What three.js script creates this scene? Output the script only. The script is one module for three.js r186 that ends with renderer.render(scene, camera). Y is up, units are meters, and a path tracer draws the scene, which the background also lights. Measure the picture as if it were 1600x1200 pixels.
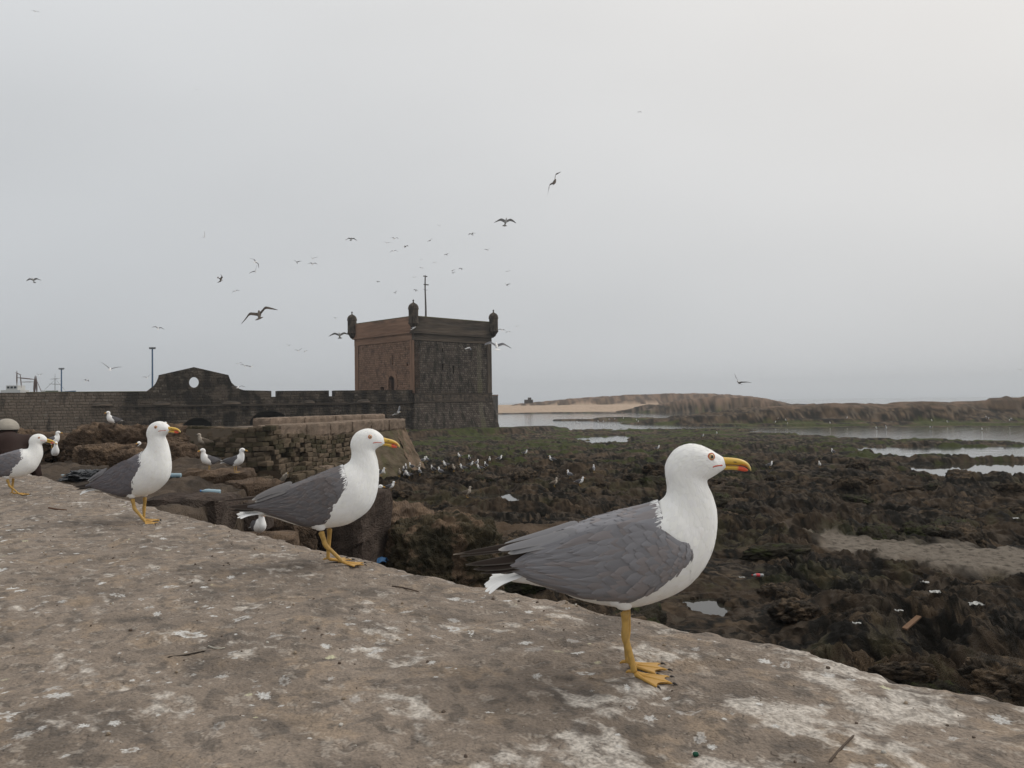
import * as THREE from 'three';
import { mergeGeometries, mergeVertices } from 'three/addons/utils/BufferGeometryUtils.js';
import { MarchingCubes } from 'three/addons/objects/MarchingCubes.js';
import { Brush, Evaluator, SUBTRACTION } from 'three-bvh-csg';
import { createNoise2D, createNoise3D } from 'simplex-noise';

// ---------------------------------------------------------------- camera, sky, sun, exposure
const scene = new THREE.Scene();
const FOCAL = 1256, EYE = 0.53;                                  // focal length in pixels of a 1600 x 1200 frame; eye above the sea wall's top
const camera = new THREE.PerspectiveCamera(2 * Math.atan(600 / FOCAL) * 180 / Math.PI, 4 / 3, 0.05, 9000);
camera.position.set(0, EYE, 0);
camera.rotation.order = 'YXZ';
camera.rotation.set(THREE.MathUtils.degToRad(1.23), 0, THREE.MathUtils.degToRad(-0.73));
camera.updateMatrixWorld(true);
const renderer = new THREE.WebGLRenderer({ antialias: true });
renderer.toneMapping = THREE.LinearToneMapping;
renderer.toneMappingExposure = 1.0;
renderer.shadowMap.enabled = true;
renderer.setSize(1024, 768);

function mulberry(seed) { let a = seed >>> 0; return () => { a = (a + 0x6D2B79F5) | 0; let t = Math.imul(a ^ (a >>> 15), 1 | a); t = (t + Math.imul(t ^ (t >>> 7), 61 | t)) ^ t; return ((t ^ (t >>> 14)) >>> 0) / 4294967296; }; }
const rnd = mulberry(20240611);
const R = (a, b) => a + (b - a) * rnd();
const N2 = createNoise2D(mulberry(7)), N3 = createNoise3D(mulberry(11)), N2b = createNoise2D(mulberry(23));
const clamp = (x, a = 0, b = 1) => Math.min(b, Math.max(a, x));
const sst = (a, b, x) => { const t = clamp((x - a) / (b - a)); return t * t * (3 - 2 * t); };
const lerp = (a, b, t) => a + (b - a) * t;
const mix3 = (a, b, t) => [a[0] + (b[0] - a[0]) * t, a[1] + (b[1] - a[1]) * t, a[2] + (b[2] - a[2]) * t];
const rad = (d) => d * Math.PI / 180;
function fbm(x, y, o = 4, n = N2) { let s = 0, a = 0.5, f = 1; for (let i = 0; i < o; i++) { s += a * n(x * f, y * f); a *= 0.5; f *= 2.03; } return s; }
const hash = (i, j = 0, k = 0) => { let h = Math.imul(i | 0, 374761393) ^ Math.imul(j | 0, 668265263) ^ Math.imul(k | 0, 2147483629); h = Math.imul(h ^ (h >>> 13), 1274126177); h ^= h >>> 16; return (h >>> 0) / 4294967296; };

const SUN = new THREE.Vector3(0.62, 0.72, -0.22).normalize();
{ // an even overcast, brighter overhead and round the veiled sun
  const w = 512, h = 256, d = new Float32Array(w * h * 4);
  for (let j = 0; j < h; j++) for (let i = 0; i < w; i++) {
    const lon = (i + 0.5) / w * 2 * Math.PI - Math.PI, lat = ((j + 0.5) / h - 0.5) * Math.PI;
    const v = [Math.cos(lon) * Math.cos(lat), Math.sin(lat), Math.sin(lon) * Math.cos(lat)];
    const up = Math.max(0, v[1]), ds = v[0] * SUN.x + v[1] * SUN.y + v[2] * SUN.z;
    const glow = Math.pow(clamp(0.5 + 0.5 * ds), 3.0);
    const cl = 0.03 * fbm(v[0] * 1.3 + 3, v[2] * 1.3 + v[1] * 3.2, 4) + 0.02 * N2b(v[0] * 1.1, v[1] * 4 + v[2]);
    let b = 0.50 + 0.25 * Math.pow(up, 0.75) + 0.27 * glow + cl;
    const warm = clamp(glow * 1.1 + 0.35 * up);
    const c = mix3([0.94, 0.992, 1.045], [1.03, 1.0, 0.965], warm);
    const k = (j * w + i) * 4;
    d[k] = b * c[0]; d[k + 1] = b * c[1]; d[k + 2] = b * c[2]; d[k + 3] = 1;
  }
  const t = new THREE.DataTexture(d, w, h, THREE.RGBAFormat, THREE.FloatType);
  t.mapping = THREE.EquirectangularReflectionMapping; t.magFilter = THREE.LinearFilter; t.minFilter = THREE.LinearFilter; t.wrapS = THREE.RepeatWrapping; t.needsUpdate = true;
  scene.background = t; scene.environment = t;
}
const sun = new THREE.DirectionalLight(new THREE.Color(1, 0.96, 0.9), 1.25);
sun.position.copy(SUN).multiplyScalar(60); sun.castShadow = true; sun.shadow.radius = 60;
Object.assign(sun.shadow.camera, { left: -60, right: 60, top: 60, bottom: -60, near: 1, far: 400 });
scene.add(sun, sun.target);
scene.fog = new THREE.FogExp2(new THREE.Color(0.86, 0.9, 0.94), 0.0003);

// ---------------------------------------------------------------- helpers
const at = (px, py, depth) => { const v = new THREE.Vector3((px - 800) / FOCAL, -(py - 600) / FOCAL, -1).applyEuler(camera.rotation); return v.multiplyScalar(depth / -v.z).add(camera.position); };
const onPlane = (px, py, y) => { const v = new THREE.Vector3((px - 800) / FOCAL, -(py - 600) / FOCAL, -1).applyEuler(camera.rotation); return v.multiplyScalar((y - EYE) / v.y).add(camera.position); };
const names = new Map();
const numbered = (n) => { const k = names.get(n) || 0; names.set(n, k + 1); return k ? `${n}_${String(k).padStart(3, '0')}` : n; };
function shade(o) { o.traverse((c) => { if (c.isMesh) { c.castShadow = true; c.receiveShadow = true; } }); return o; }
function tag(o, label, category, group, kind) { if (label) o.userData.label = label; if (category) o.userData.category = category; if (group) o.userData.group = group; if (kind) o.userData.kind = kind; return o; }
function thing(name, label, category, group, pos) { const g = new THREE.Group(); g.name = numbered(name); tag(g, label, category, group); if (pos) g.position.copy(pos); scene.add(g); return g; }
function part(name, geo, mat, parent) { const m = new THREE.Mesh(Array.isArray(geo) ? merge(geo) : geo, mat); m.name = name; m.castShadow = m.receiveShadow = true; parent.add(m); return m; }
function solo(name, geo, mat, label, category, group, kind) { const m = new THREE.Mesh(Array.isArray(geo) ? merge(geo) : geo, mat); m.name = numbered(name); m.castShadow = m.receiveShadow = true; tag(m, label, category, group, kind); scene.add(m); return m; }
function merge(gs) {
  gs = gs.map((g) => g.index ? g.toNonIndexed() : g);
  const hasC = gs.some((g) => g.attributes.color);
  for (const g of gs) {
    for (const k of Object.keys(g.attributes)) if (!['position', 'normal', 'uv', 'color'].includes(k)) g.deleteAttribute(k);
    const n = g.attributes.position.count;
    if (!g.attributes.uv) g.setAttribute('uv', new THREE.BufferAttribute(new Float32Array(n * 2), 2));
    if (hasC && !g.attributes.color) g.setAttribute('color', new THREE.BufferAttribute(new Float32Array(n * 3).fill(1), 3));
    if (!g.attributes.normal) g.computeVertexNormals();
  }
  return mergeGeometries(gs);
}
function paint(g, c) { const n = g.attributes.position.count, a = new Float32Array(n * 3), p = g.attributes.position; for (let i = 0; i < n; i++) { const q = typeof c === 'function' ? c(p.getX(i), p.getY(i), p.getZ(i), i) : c; a.set(q, i * 3); } g.setAttribute('color', new THREE.BufferAttribute(a, 3)); return g; }
function gridGeo(nu, nv, f, uvf) {                             // a sheet of (nu+1) x (nv+1) points
  const pos = new Float32Array((nu + 1) * (nv + 1) * 3), uv = new Float32Array((nu + 1) * (nv + 1) * 2), idx = [];
  for (let i = 0; i <= nu; i++) for (let j = 0; j <= nv; j++) { const k = i * (nv + 1) + j, p = f(i / nu, j / nv); pos.set(p, k * 3); uv.set(uvf ? uvf(i / nu, j / nv, p) : [i / nu, j / nv], k * 2); if (i < nu && j < nv) idx.push(k, k + nv + 1, k + 1, k + 1, k + nv + 1, k + nv + 2); }
  const g = new THREE.BufferGeometry(); g.setAttribute('position', new THREE.BufferAttribute(pos, 3)); g.setAttribute('uv', new THREE.BufferAttribute(uv, 2)); g.setIndex(idx); g.computeVertexNormals(); return g;
}
const box = (w, h, d, x = 0, y = 0, z = 0) => new THREE.BoxGeometry(w, h, d).translate(x, y, z);
function catmull(a, t) { const n = a.length - 1, x = clamp(t) * n, i = Math.min(n - 1, Math.floor(x)), f = x - i, p0 = a[Math.max(0, i - 1)], p1 = a[i], p2 = a[i + 1], p3 = a[Math.min(n, i + 2)]; return p1.map((_, k) => { const m1 = (p2[k] - p0[k]) / 2, m2 = (p3[k] - p1[k]) / 2; return (2 * f ** 3 - 3 * f * f + 1) * p1[k] + (f ** 3 - 2 * f * f + f) * m1 + (-2 * f ** 3 + 3 * f * f) * p2[k] + (f ** 3 - f * f) * m2; }); }
function sweep(pts, seg = 8, rows = 12) {                      // a tapered limb through [x, y, z, radius] points
  const ring = []; let side = new THREE.Vector3(0, 0, 1);
  const g = gridGeo(rows, seg, (u, v) => {
    const c = catmull(pts, u), a = catmull(pts, Math.max(0, u - 0.01)), b = catmull(pts, Math.min(1, u + 0.01));
    const t = new THREE.Vector3(b[0] - a[0], b[1] - a[1], b[2] - a[2]).normalize();
    const s = Math.abs(t.z) > 0.95 ? new THREE.Vector3(1, 0, 0) : side, n = new THREE.Vector3().crossVectors(t, s).normalize(), m = new THREE.Vector3().crossVectors(n, t);
    const w = v * 2 * Math.PI, r = (u < 1e-6 || u > 1 - 1e-6) ? c[3] * 0.25 : c[3];
    return [c[0] + r * (Math.cos(w) * n.x + Math.sin(w) * m.x), c[1] + r * (Math.cos(w) * n.y + Math.sin(w) * m.y), c[2] + r * (Math.cos(w) * n.z + Math.sin(w) * m.z)];
  });
  return smoothSeam(g);
}
function smoothSeam(g) { const uv = g.attributes.uv; g.deleteAttribute('uv'); g.deleteAttribute('normal'); const m = mergeVertices(g, 1e-6); m.computeVertexNormals(); return m; }
function tex(w, h, f, srgb = true, wrap = THREE.RepeatWrapping) { // f(x, y) -> linear [r, g, b] or a number
  const d = new Uint8Array(w * h * 4), enc = (v) => { v = clamp(v); return Math.round(255 * (srgb ? (v <= 0.0031308 ? 12.92 * v : 1.055 * Math.pow(v, 1 / 2.4) - 0.055) : v)); };
  for (let j = 0; j < h; j++) for (let i = 0; i < w; i++) { const c = f((i + 0.5) / w, (j + 0.5) / h), k = (j * w + i) * 4; if (typeof c === 'number') { d[k] = d[k + 1] = d[k + 2] = enc(c); } else { d[k] = enc(c[0]); d[k + 1] = enc(c[1]); d[k + 2] = enc(c[2]); } d[k + 3] = 255; }
  const t = new THREE.DataTexture(d, w, h); t.magFilter = THREE.LinearFilter; t.minFilter = THREE.LinearMipmapLinearFilter; t.generateMipmaps = true; t.wrapS = t.wrapT = wrap; if (srgb) t.colorSpace = THREE.SRGBColorSpace; t.needsUpdate = true; return t;
}
const stdMat = (o) => new THREE.MeshStandardMaterial(o);
const dullMat = (o) => new THREE.MeshPhysicalMaterial({ specularIntensity: 0.35, ...o });
const rgb = (r, g, b) => new THREE.Color().setRGB(r, g, b);


// ---------------------------------------------------------------- the shore: one sheet from the foot of the sea wall to the far beach
const SEA = -4.2;
function polyDist(poly, x, z) { let d = 1e9, inside = false; for (let i = 0, j = poly.length - 1; i < poly.length; j = i++) { const [ax, az] = poly[j], [bx, bz] = poly[i]; const ex = bx - ax, ez = bz - az, t = clamp(((x - ax) * ex + (z - az) * ez) / (ex * ex + ez * ez)); d = Math.min(d, Math.hypot(x - ax - t * ex, z - az - t * ez)); if ((az > z) !== (bz > z) && x < (bx - ax) * (z - az) / (bz - az) + ax) inside = !inside; } return inside ? -d : d; }
function lineDist(line, x, z) { let best = [1e9, 0]; for (let i = 1; i < line.length; i++) { const a = line[i - 1], b = line[i], ex = b[0] - a[0], ez = b[1] - a[1], t = clamp(((x - a[0]) * ex + (z - a[1]) * ez) / (ex * ex + ez * ez)), d = Math.hypot(x - a[0] - t * ex, z - a[1] - t * ez); if (d < best[0]) best = [d, lerp(a[2], b[2], t), lerp(a[3], b[3], t)]; } return best; }
const WATERS = [
  { level: SEA, w: 3.0, poly: [[9, -101.8], [15.3, -107.5], [14.5, -91], [10, -84], [8.4, -92]] },
  { level: SEA, w: 2.5, poly: [[36, -124], [60, -122], [110, -104], [100, -92], [50, -77], [46, -86], [38, -92], [33, -110]] },
  { level: SEA, w: 1.6, poly: [[31, -76], [38, -74], [47, -73.5], [58, -74], [54, -60], [37, -54.5], [27.5, -56], [28, -66]] },
  { level: -3.86, w: 1.2, poly: [[24.2, -51], [30.8, -53], [44, -54], [40, -39], [26, -37.5], [22.2, -43]] },
  { level: SEA, w: 1.0, poly: [[16, -70], [22, -74], [26, -70], [20, -67]] },
  { level: -3.72, w: 0.5, poly: [[-3.4, -35.8], [-1.2, -37.4], [1.6, -36], [1.0, -31.2], [-0.2, -30.6], [-1.7, -33]] },
  { level: -3.72, w: 0.2, poly: [[3.55, -17.0], [4.15, -17.2], [4.4, -16.2], [3.95, -15.4], [3.45, -15.9]] },
];
const SAND = [[8.0, -23.4], [9.4, -22.4], [11, -21.2], [17, -19.4], [15, -16.0], [10.9, -17.5], [9.4, -19.2], [8.0, -20.9]];
const TAN = [[-4.6, -27.5], [-1.5, -24.5], [2.2, -23.5], [2.8, -19.5], [0, -16.5], [-3.6, -17.5]];
const TERRACE = [[-4.0, -8.5], [-3.95, -11.3], [-3.9, -12.3], [-4.5, -14.8], [-5.9, -17.5], [-7.4, -20.4], [-11, -23.4], [-14, -26], [-22, -30.5], [-90, -50], [-90, -4], [-4.6, -6.9]];
const RIDGES = [                                              // [x, z, top, half width]
  [[26, -160, -3.6, 8], [38, -158, -2.4, 16], [50, -158, -1.35, 20], [62, -157, -0.85, 20], [72, -155, -1.15, 20], [78, -154, -0.6, 18], [85, -153, -1.05, 20], [94, -151, 0.0, 12], [100, -150, -1.0, 20], [112, -147, -0.9, 22], [130, -146, -1.2, 22], [190, -140, -0.9, 24]],
  [[34, -142, -3.95, 6], [60, -134, -3.7, 8], [85, -126, -3.75, 8], [130, -116, -3.8, 8]],
  [[-30, -113, -3.1, 9], [-12, -109, -3.1, 6], [-2, -116, -3.2, 6], [4, -124, -3.5, 6], [8, -134, -4.0, 4]],
  [[7, -425, -0.6, 14], [34, -425, 1.6, 22], [66, -430, 3.3, 30], [98, -420, 3.5, 30], [122, -412, 1.6, 24], [140, -405, -2.5, 16]],
  [[44, -320, -3.6, 6], [60, -300, -0.4, 15], [76, -290, 1.3, 17], [88, -286, 0.7, 15], [99, -283, -2.6, 10]],
  [[12, -192, -4.0, 4], [24, -186, -3.5, 6], [42, -180, -3.4, 7], [60, -178, -3.0, 9]],
  [[-6, -300, -3.9, 8], [18, -305, -3.8, 7], [38, -290, -3.9, 7]],
];
const billow = (x, z) => Math.abs(N2(x, z)) * 2 - 0.6;
function shore(x, z) {                                        // -> [height, sand, tan, terrace]
  const r = Math.hypot(x, z);
  let h = r < 20 ? -3.5 : r < 60 ? lerp(-3.5, -3.72, (r - 20) / 40) : r < 125 ? lerp(-3.72, -4.12, (r - 60) / 40 > 1 ? 1 : (r - 60) / 40) : lerp(-4.12, -5.0, clamp((r - 125) / 25));
  const sand = sst(0.5, -0.35, polyDist(SAND, x, z) + 0.5 * N2(x * 0.9, z * 0.9));
  const tan = sst(1.2, -0.8, polyDist(TAN, x, z) + 0.9 * N2(x * 0.5, z * 0.5));
  const ter = sst(0.22, -0.22, polyDist(TERRACE, x, z) + 0.25 * N2(x * 0.8, z * 0.8) + 0.1 * N2(x * 3, z * 3));
  h += tan * 0.4;
  const wx = x + 0.8 * N2(x * 0.35, z * 0.35 + 9), wz = z + 0.8 * N2(x * 0.35 + 40, z * 0.35);
  const calm = 1 - 0.93 * Math.max(sand, tan * 0.45, ter * 0.98);
  const farish = 1 - 0.35 * sst(45, 100, r);
  let d = 0.26 * N2(wx / 11, wz / 8) * (1 - 0.3 * sst(50, 90, r)) + 0.25 * billow(wx / 4.3 + 3, wz / 3.4) * farish + 0.12 * billow(wx / 1.7, wz / 1.5 + 7) * farish;
  const q = d / 0.16, fl = Math.floor(q); d = lerp(d, 0.16 * (fl + sst(0.5, 0.95, q - fl)), 0.55 + 0.3 * sst(25, 50, r));   // bedded shelves
  if (r < 90) d += 0.07 * billow(wx / 0.62 + 20, wz / 0.62);
  if (r < 45) d += 0.042 * billow(wx / 0.25, wz / 0.25 + 5) + 0.020 * billow(x / 0.11, z / 0.11);
  if (r < 26) d += 0.007 * N2(x / 0.045, z / 0.045);
  // higher blocks close under the sea wall
  const dip = sst(2.4, 0.9, lineDist([[3.3, -13.5, 0, 0], [4.7, -20.5, 0, 0]], x, z)[0]), close = sst(21, 12, r) * sst(-1, 2, x) * (1 - dip);
  d += close * (0.26 * billow(wx / 2.9 + 11, wz / 2.4) + 0.15);
  h += d * calm * (1 - 0.7 * dip) - 0.12 * dip;
  h += sand * (0.16 + 0.02 * N2(x * 4, z * 4) + 0.012 * billow(x / 0.16, z / 0.16) + 0.03 * sst(0.5, 0.8, N2(x * 2.6, z * 2.6)));
  h = lerp(h, -0.88 + 0.10 * N2(x * 0.5, z * 0.5) + 0.05 * billow(x / 0.9, z / 0.9) + 0.025 * N2(x / 0.2, z / 0.2) - 0.5 * sst(30, 60, r), ter);
  for (const w of WATERS) { const pd = polyDist(w.poly, x, z); if (pd < w.w * 3) { const t = sst(-w.w * 0.55, w.w * 0.55, pd + w.w * 1.1 * fbm(x / w.w / 2.2, z / w.w / 1.5, 3)); h = lerp(w.level - 0.28, Math.max(h, w.level + 0.04 * t), t); } }
  let dune = 0;
  if (r > 95) {
    if (r > 300 && x > -60 && x < 130) { const b = sst(318, 405, r + 6 * N2(x / 40, z / 40)) * sst(118, 90, x) ; if (b > 0) { h = lerp(h, -4.35 + 2.5 * b, sst(0, 0.08, b)); dune = sst(0.02, 0.1, b); } }
    for (const l of RIDGES) { const [ld, top, hw] = lineDist(l, x, z); if (ld < hw * 1.6) { const s = ld / hw + 0.30 * fbm(x / 26, z / 14, 2) , p = 1 - sst(0.25, 1.15, s), y0 = -5 + (top + 5) * p + (0.3 * N2(x / 14, z / 7) + 0.14 * billow(x / 9, z / 4) + 0.04 * billow(x / 3, z / 1.8)) * p * Math.min(1, (top + 5.2) / 3.5), q0 = (y0 + 0.25 * N2(x / 20, z / 20)) / 0.55, f0 = Math.floor(q0), y = lerp(y0, 0.55 * (f0 + sst(0.35, 0.9, q0 - f0)), 0.6); if (y > h) { h = y; dune *= 0; } } }
  }
  return [h, sand, tan, ter, dune];
}
const shoreH = (x, z) => shore(x, z)[0];
function onShore(px, py) { const v = new THREE.Vector3((px - 800) / FOCAL, -(py - 600) / FOCAL, -1).applyEuler(camera.rotation); let t0 = 5; for (let t = 5; t < 600; t *= 1.003) { const x = v.x * t, y = EYE + v.y * t, z = v.z * t; if (y < shoreH(x, z) || y < SEA) { return new THREE.Vector3(x, Math.max(y, shoreH(x, z)), z); } } return at(px, py, 300); }

{
  const rows = [], cols = 740, A0 = rad(-47), A1 = rad(45);
  for (let r = 4.6; r < 560;) { rows.push(r); r += r < 9 ? 0.05 : r < 60 ? 0.0026 * r : r < 170 ? 0.0062 * r : 0.012 * r; }
  const nr = rows.length, pos = new Float32Array(nr * cols * 3), col = new Float32Array(nr * cols * 3), uv = new Float32Array(nr * cols * 2), idx = new Uint32Array((nr - 1) * (cols - 1) * 6);
  const WEED = [0.017, 0.0145, 0.0105], BROWN = [0.096, 0.067, 0.043], ROCK = [0.128, 0.102, 0.077], OCHRE = [0.20, 0.138, 0.084], GREEN = [0.060, 0.074, 0.018], SANDC = [0.34, 0.29, 0.235], TANC = [0.20, 0.14, 0.093], DIRT = [0.19, 0.145, 0.108], BEACH = [0.40, 0.30, 0.22], DRY = [0.205, 0.140, 0.098];
  for (let i = 0; i < nr; i++) for (let j = 0; j < cols; j++) {
    const k = i * cols + j, r = rows[i], a = A0 + (A1 - A0) * j / (cols - 1);
    let x = r * Math.sin(a), z = -r * Math.cos(a);
    const [h, sand, tan, ter, dune] = shore(x, z);
    // what grows and lies on the rock
    const n1 = fbm(x / 6 + 5, z / 4, 4), zh = z + 1.7 * h, far3 = r > 125 ? 2.4 : 1, n2 = r > 125 ? fbm(x / 4.2, h * 0.75 + z / 14 + 31, 4) : fbm(x / 1.3, zh / 1.1 + 31, 4), n3 = fbm(x / 0.3 / far3 + 8, zh / 0.3 / far3, 3);
    let c = mix3(WEED, BROWN, sst(-0.30, 0.34, n1 * 0.8 + n2 * 0.75 + n3 * 0.5 - 0.02));
    c = mix3(c, ROCK, sst(0.12, 0.45, n2 * 0.7 + n3 * 0.8 - n1 * 0.3) * 0.75);
    c = mix3(c, OCHRE, sst(0.22, 0.5, fbm(x / 2.2 + 70, z / 1.4, 4) + n3 * 0.3) * 0.55);
    const g = 1.15 * fbm(x / 16 + 90, z / 7 + 3, 4) + 0.5 * n2 + 0.2 * n3;
    c = mix3(c, GREEN, sst(0.08, 0.36, g + 0.26 * sst(48, 75, r) * sst(190, 150, r) - 0.16) * (r < 48 ? 0.3 : r < 125 ? 0.9 : h < -3.5 ? 0.8 : 0));
    if (r > 125 && dune < 0.5) { const line = -1.75 + 0.8 * n1 + 0.7 * n2; c = mix3(c, mix3(DRY, [0.085, 0.062, 0.046], sst(-0.25, 0.2, n2 + 0.4 * n3)), sst(line, line + 0.7, h) * (r > 250 ? 1 : 0.85)); }
    c = mix3(c, mix3(TANC, BROWN, sst(0.0, 0.5, n2 + n3 * 0.5) * 0.65), tan * 0.85);
    c = mix3(c, mix3(SANDC, [0.14, 0.115, 0.09], sst(0.05, 0.5, fbm(x / 0.35, z / 0.35, 3))), sand);
    c = mix3(c, mix3(DIRT, [0.105, 0.082, 0.064], sst(-0.1, 0.4, n2 + n3 * 0.6)), ter);
    c = mix3(c, BEACH, dune);
    const v = 1 + 0.22 * n3;
    if (r < 60) { const k2 = 0.045 * (1 - ter) * (1 - sand) * sst(60, 40, r); x += k2 * N3(x * 2.2, h * 3.5, z * 2.2) + k2 * 0.4 * N3(x * 6, h * 9, z * 6); z += k2 * N3(x * 2.2 + 30, h * 3.5, z * 2.2); }
    pos.set([x, h, z], k * 3); col.set([c[0] * v, c[1] * v, c[2] * v], k * 3); uv.set([x, z], k * 2);
  }
  let q = 0; for (let i = 0; i < nr - 1; i++) for (let j = 0; j < cols - 1; j++) { const k = i * cols + j; idx[q++] = k; idx[q++] = k + 1; idx[q++] = k + cols; idx[q++] = k + 1; idx[q++] = k + cols + 1; idx[q++] = k + cols; }
  const g = new THREE.BufferGeometry(); g.setAttribute('position', new THREE.BufferAttribute(pos, 3)); g.setAttribute('color', new THREE.BufferAttribute(col, 3)); g.setAttribute('uv', new THREE.BufferAttribute(uv, 2)); g.setIndex(new THREE.BufferAttribute(idx, 1)); g.computeVertexNormals();
  console.log('shore', nr, cols, idx.length / 3);
  const rockBump = tex(1024, 1024, (x, y) => { const w = (a, b, s) => { const th = x * 2 * Math.PI, ph = y * 2 * Math.PI; return N3(Math.cos(th) * s + a, Math.sin(th) * s + Math.cos(ph) * s * 1.3, Math.sin(ph) * s * 1.3 + b); }; return clamp(0.5 + 0.3 * w(0, 0, 4) * w(9, 2, 6) + 0.25 * w(4, 4, 11) + 0.2 * w(3, 8, 24)); }, false);
  rockBump.repeat.set(1 / 1.1, 1 / 1.1);
  const m = solo('rocky_shore', g, dullMat({ vertexColors: true, roughness: 0.86, bumpMap: rockBump, bumpScale: 0.07 }), 'dark brown and green weed covered tidal rocks below the sea wall', 'shore', null, 'structure');
}
{ // the sea and the pools left by the tide
  const ripple = tex(512, 512, (x, y) => { const th = x * 2 * Math.PI, ph = y * 2 * Math.PI; let s = 0; for (const [f, a] of [[2, 0.25], [5, 0.15], [11, 0.1]]) s += a * N3(Math.cos(th) * f + Math.cos(ph) * f, Math.sin(th) * f, Math.sin(ph) * f * 2.2); return clamp(0.5 + s); }, false);
  ripple.repeat.set(1 / 5, 1 / 5);
  const water = new THREE.MeshPhysicalMaterial({ color: rgb(0.075, 0.082, 0.075), roughness: 0.06, ior: 1.33, bumpMap: ripple, bumpScale: 0.004 });
  const disc = (r0, r1, a0, a1) => gridGeo(60, 90, (u, v) => { const r = r0 * Math.pow(r1 / r0, u), a = lerp(a0, a1, v); return [r * Math.sin(a), SEA, -r * Math.cos(a)]; }, (u, v, p) => [p[0], p[2]]);
  solo('sea', disc(38, 3200, rad(80), rad(-80)), water, 'calm grey sea and shallow channels between the rocks', 'sea', null, 'structure');
  const still = new THREE.MeshPhysicalMaterial({ color: rgb(0.03, 0.028, 0.022), roughness: 0.04, ior: 1.33 });
  for (const [k, label] of [[5, 'dark still pool among brown rocks beside a feeding young gull'], [6, 'small pale pool between rocks below the sea wall'], [3, 'wide bright pool among the rocks at the far right']]) {
    const p = WATERS[k].poly, cx = p.reduce((s, a) => s + a[0], 0) / p.length, cz = p.reduce((s, a) => s + a[1], 0) / p.length, f = k === 5 ? 1.35 : 1.3;
    const s = new THREE.Shape(p.map(([x, z]) => new THREE.Vector2(cx + (x - cx) * f, -(cz + (z - cz) * f))));
    const g = new THREE.ShapeGeometry(s); g.rotateX(-Math.PI / 2); g.translate(0, WATERS[k].level, 0);
    solo('tide_pool', g, still, label, 'pool', null, 'structure');
  }
}

// ---------------------------------------------------------------- the sea wall the gulls stand on
const WO = [0.3, -1.97], WD = [-0.683, -0.73], WN = [-0.73, 0.683];   // a point of its edge, along the edge, in from the edge
const wallXZ = (s, t) => [WO[0] + WD[0] * s + WN[0] * t, WO[1] + WD[1] * s + WN[1] * t];
const EDGE = [[-6, -0.05], [-1.1, -0.06], [-0.78, -0.035], [-0.66, -0.02], [-0.61, -0.004], [-0.56, -0.03], [-0.47, -0.034], [-0.32, -0.04], [-0.14, -0.02], [0.26, 0.002], [0.48, 0.014], [0.75, 0.042], [1.37, 0.047], [1.74, 0.058], [2.35, 0.05], [3.04, 0.05], [4.3, 0.01], [5.4, -0.02], [14, -0.02]];
const edgeOff = (s) => { let k = 1; while (k < EDGE.length - 1 && s > EDGE[k][0]) k++; const a = EDGE[k - 1], b = EDGE[k]; return lerp(a[1], b[1], sst(a[0], b[0], s)) + 0.006 * N2(s * 6, 5) + 0.0045 * N2(s * 19, 8) + 0.0028 * N2(s * 47, 2) + 0.016 * sst(0.55, 0.8, N2(s * 2.7, 31)); };
function wallRelief(s, t) { return 0.006 * N2(s * 1.3, t * 1.3) + 0.0045 * N2(s * 4.2, t * 4.2 + 4) + 0.0030 * N2(s * 13, t * 13) + 0.0014 * N2(s * 37, t * 37) - 0.004 * sst(0.55, 0.8, N2b(s * 7, t * 7 + 3)); }
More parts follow.
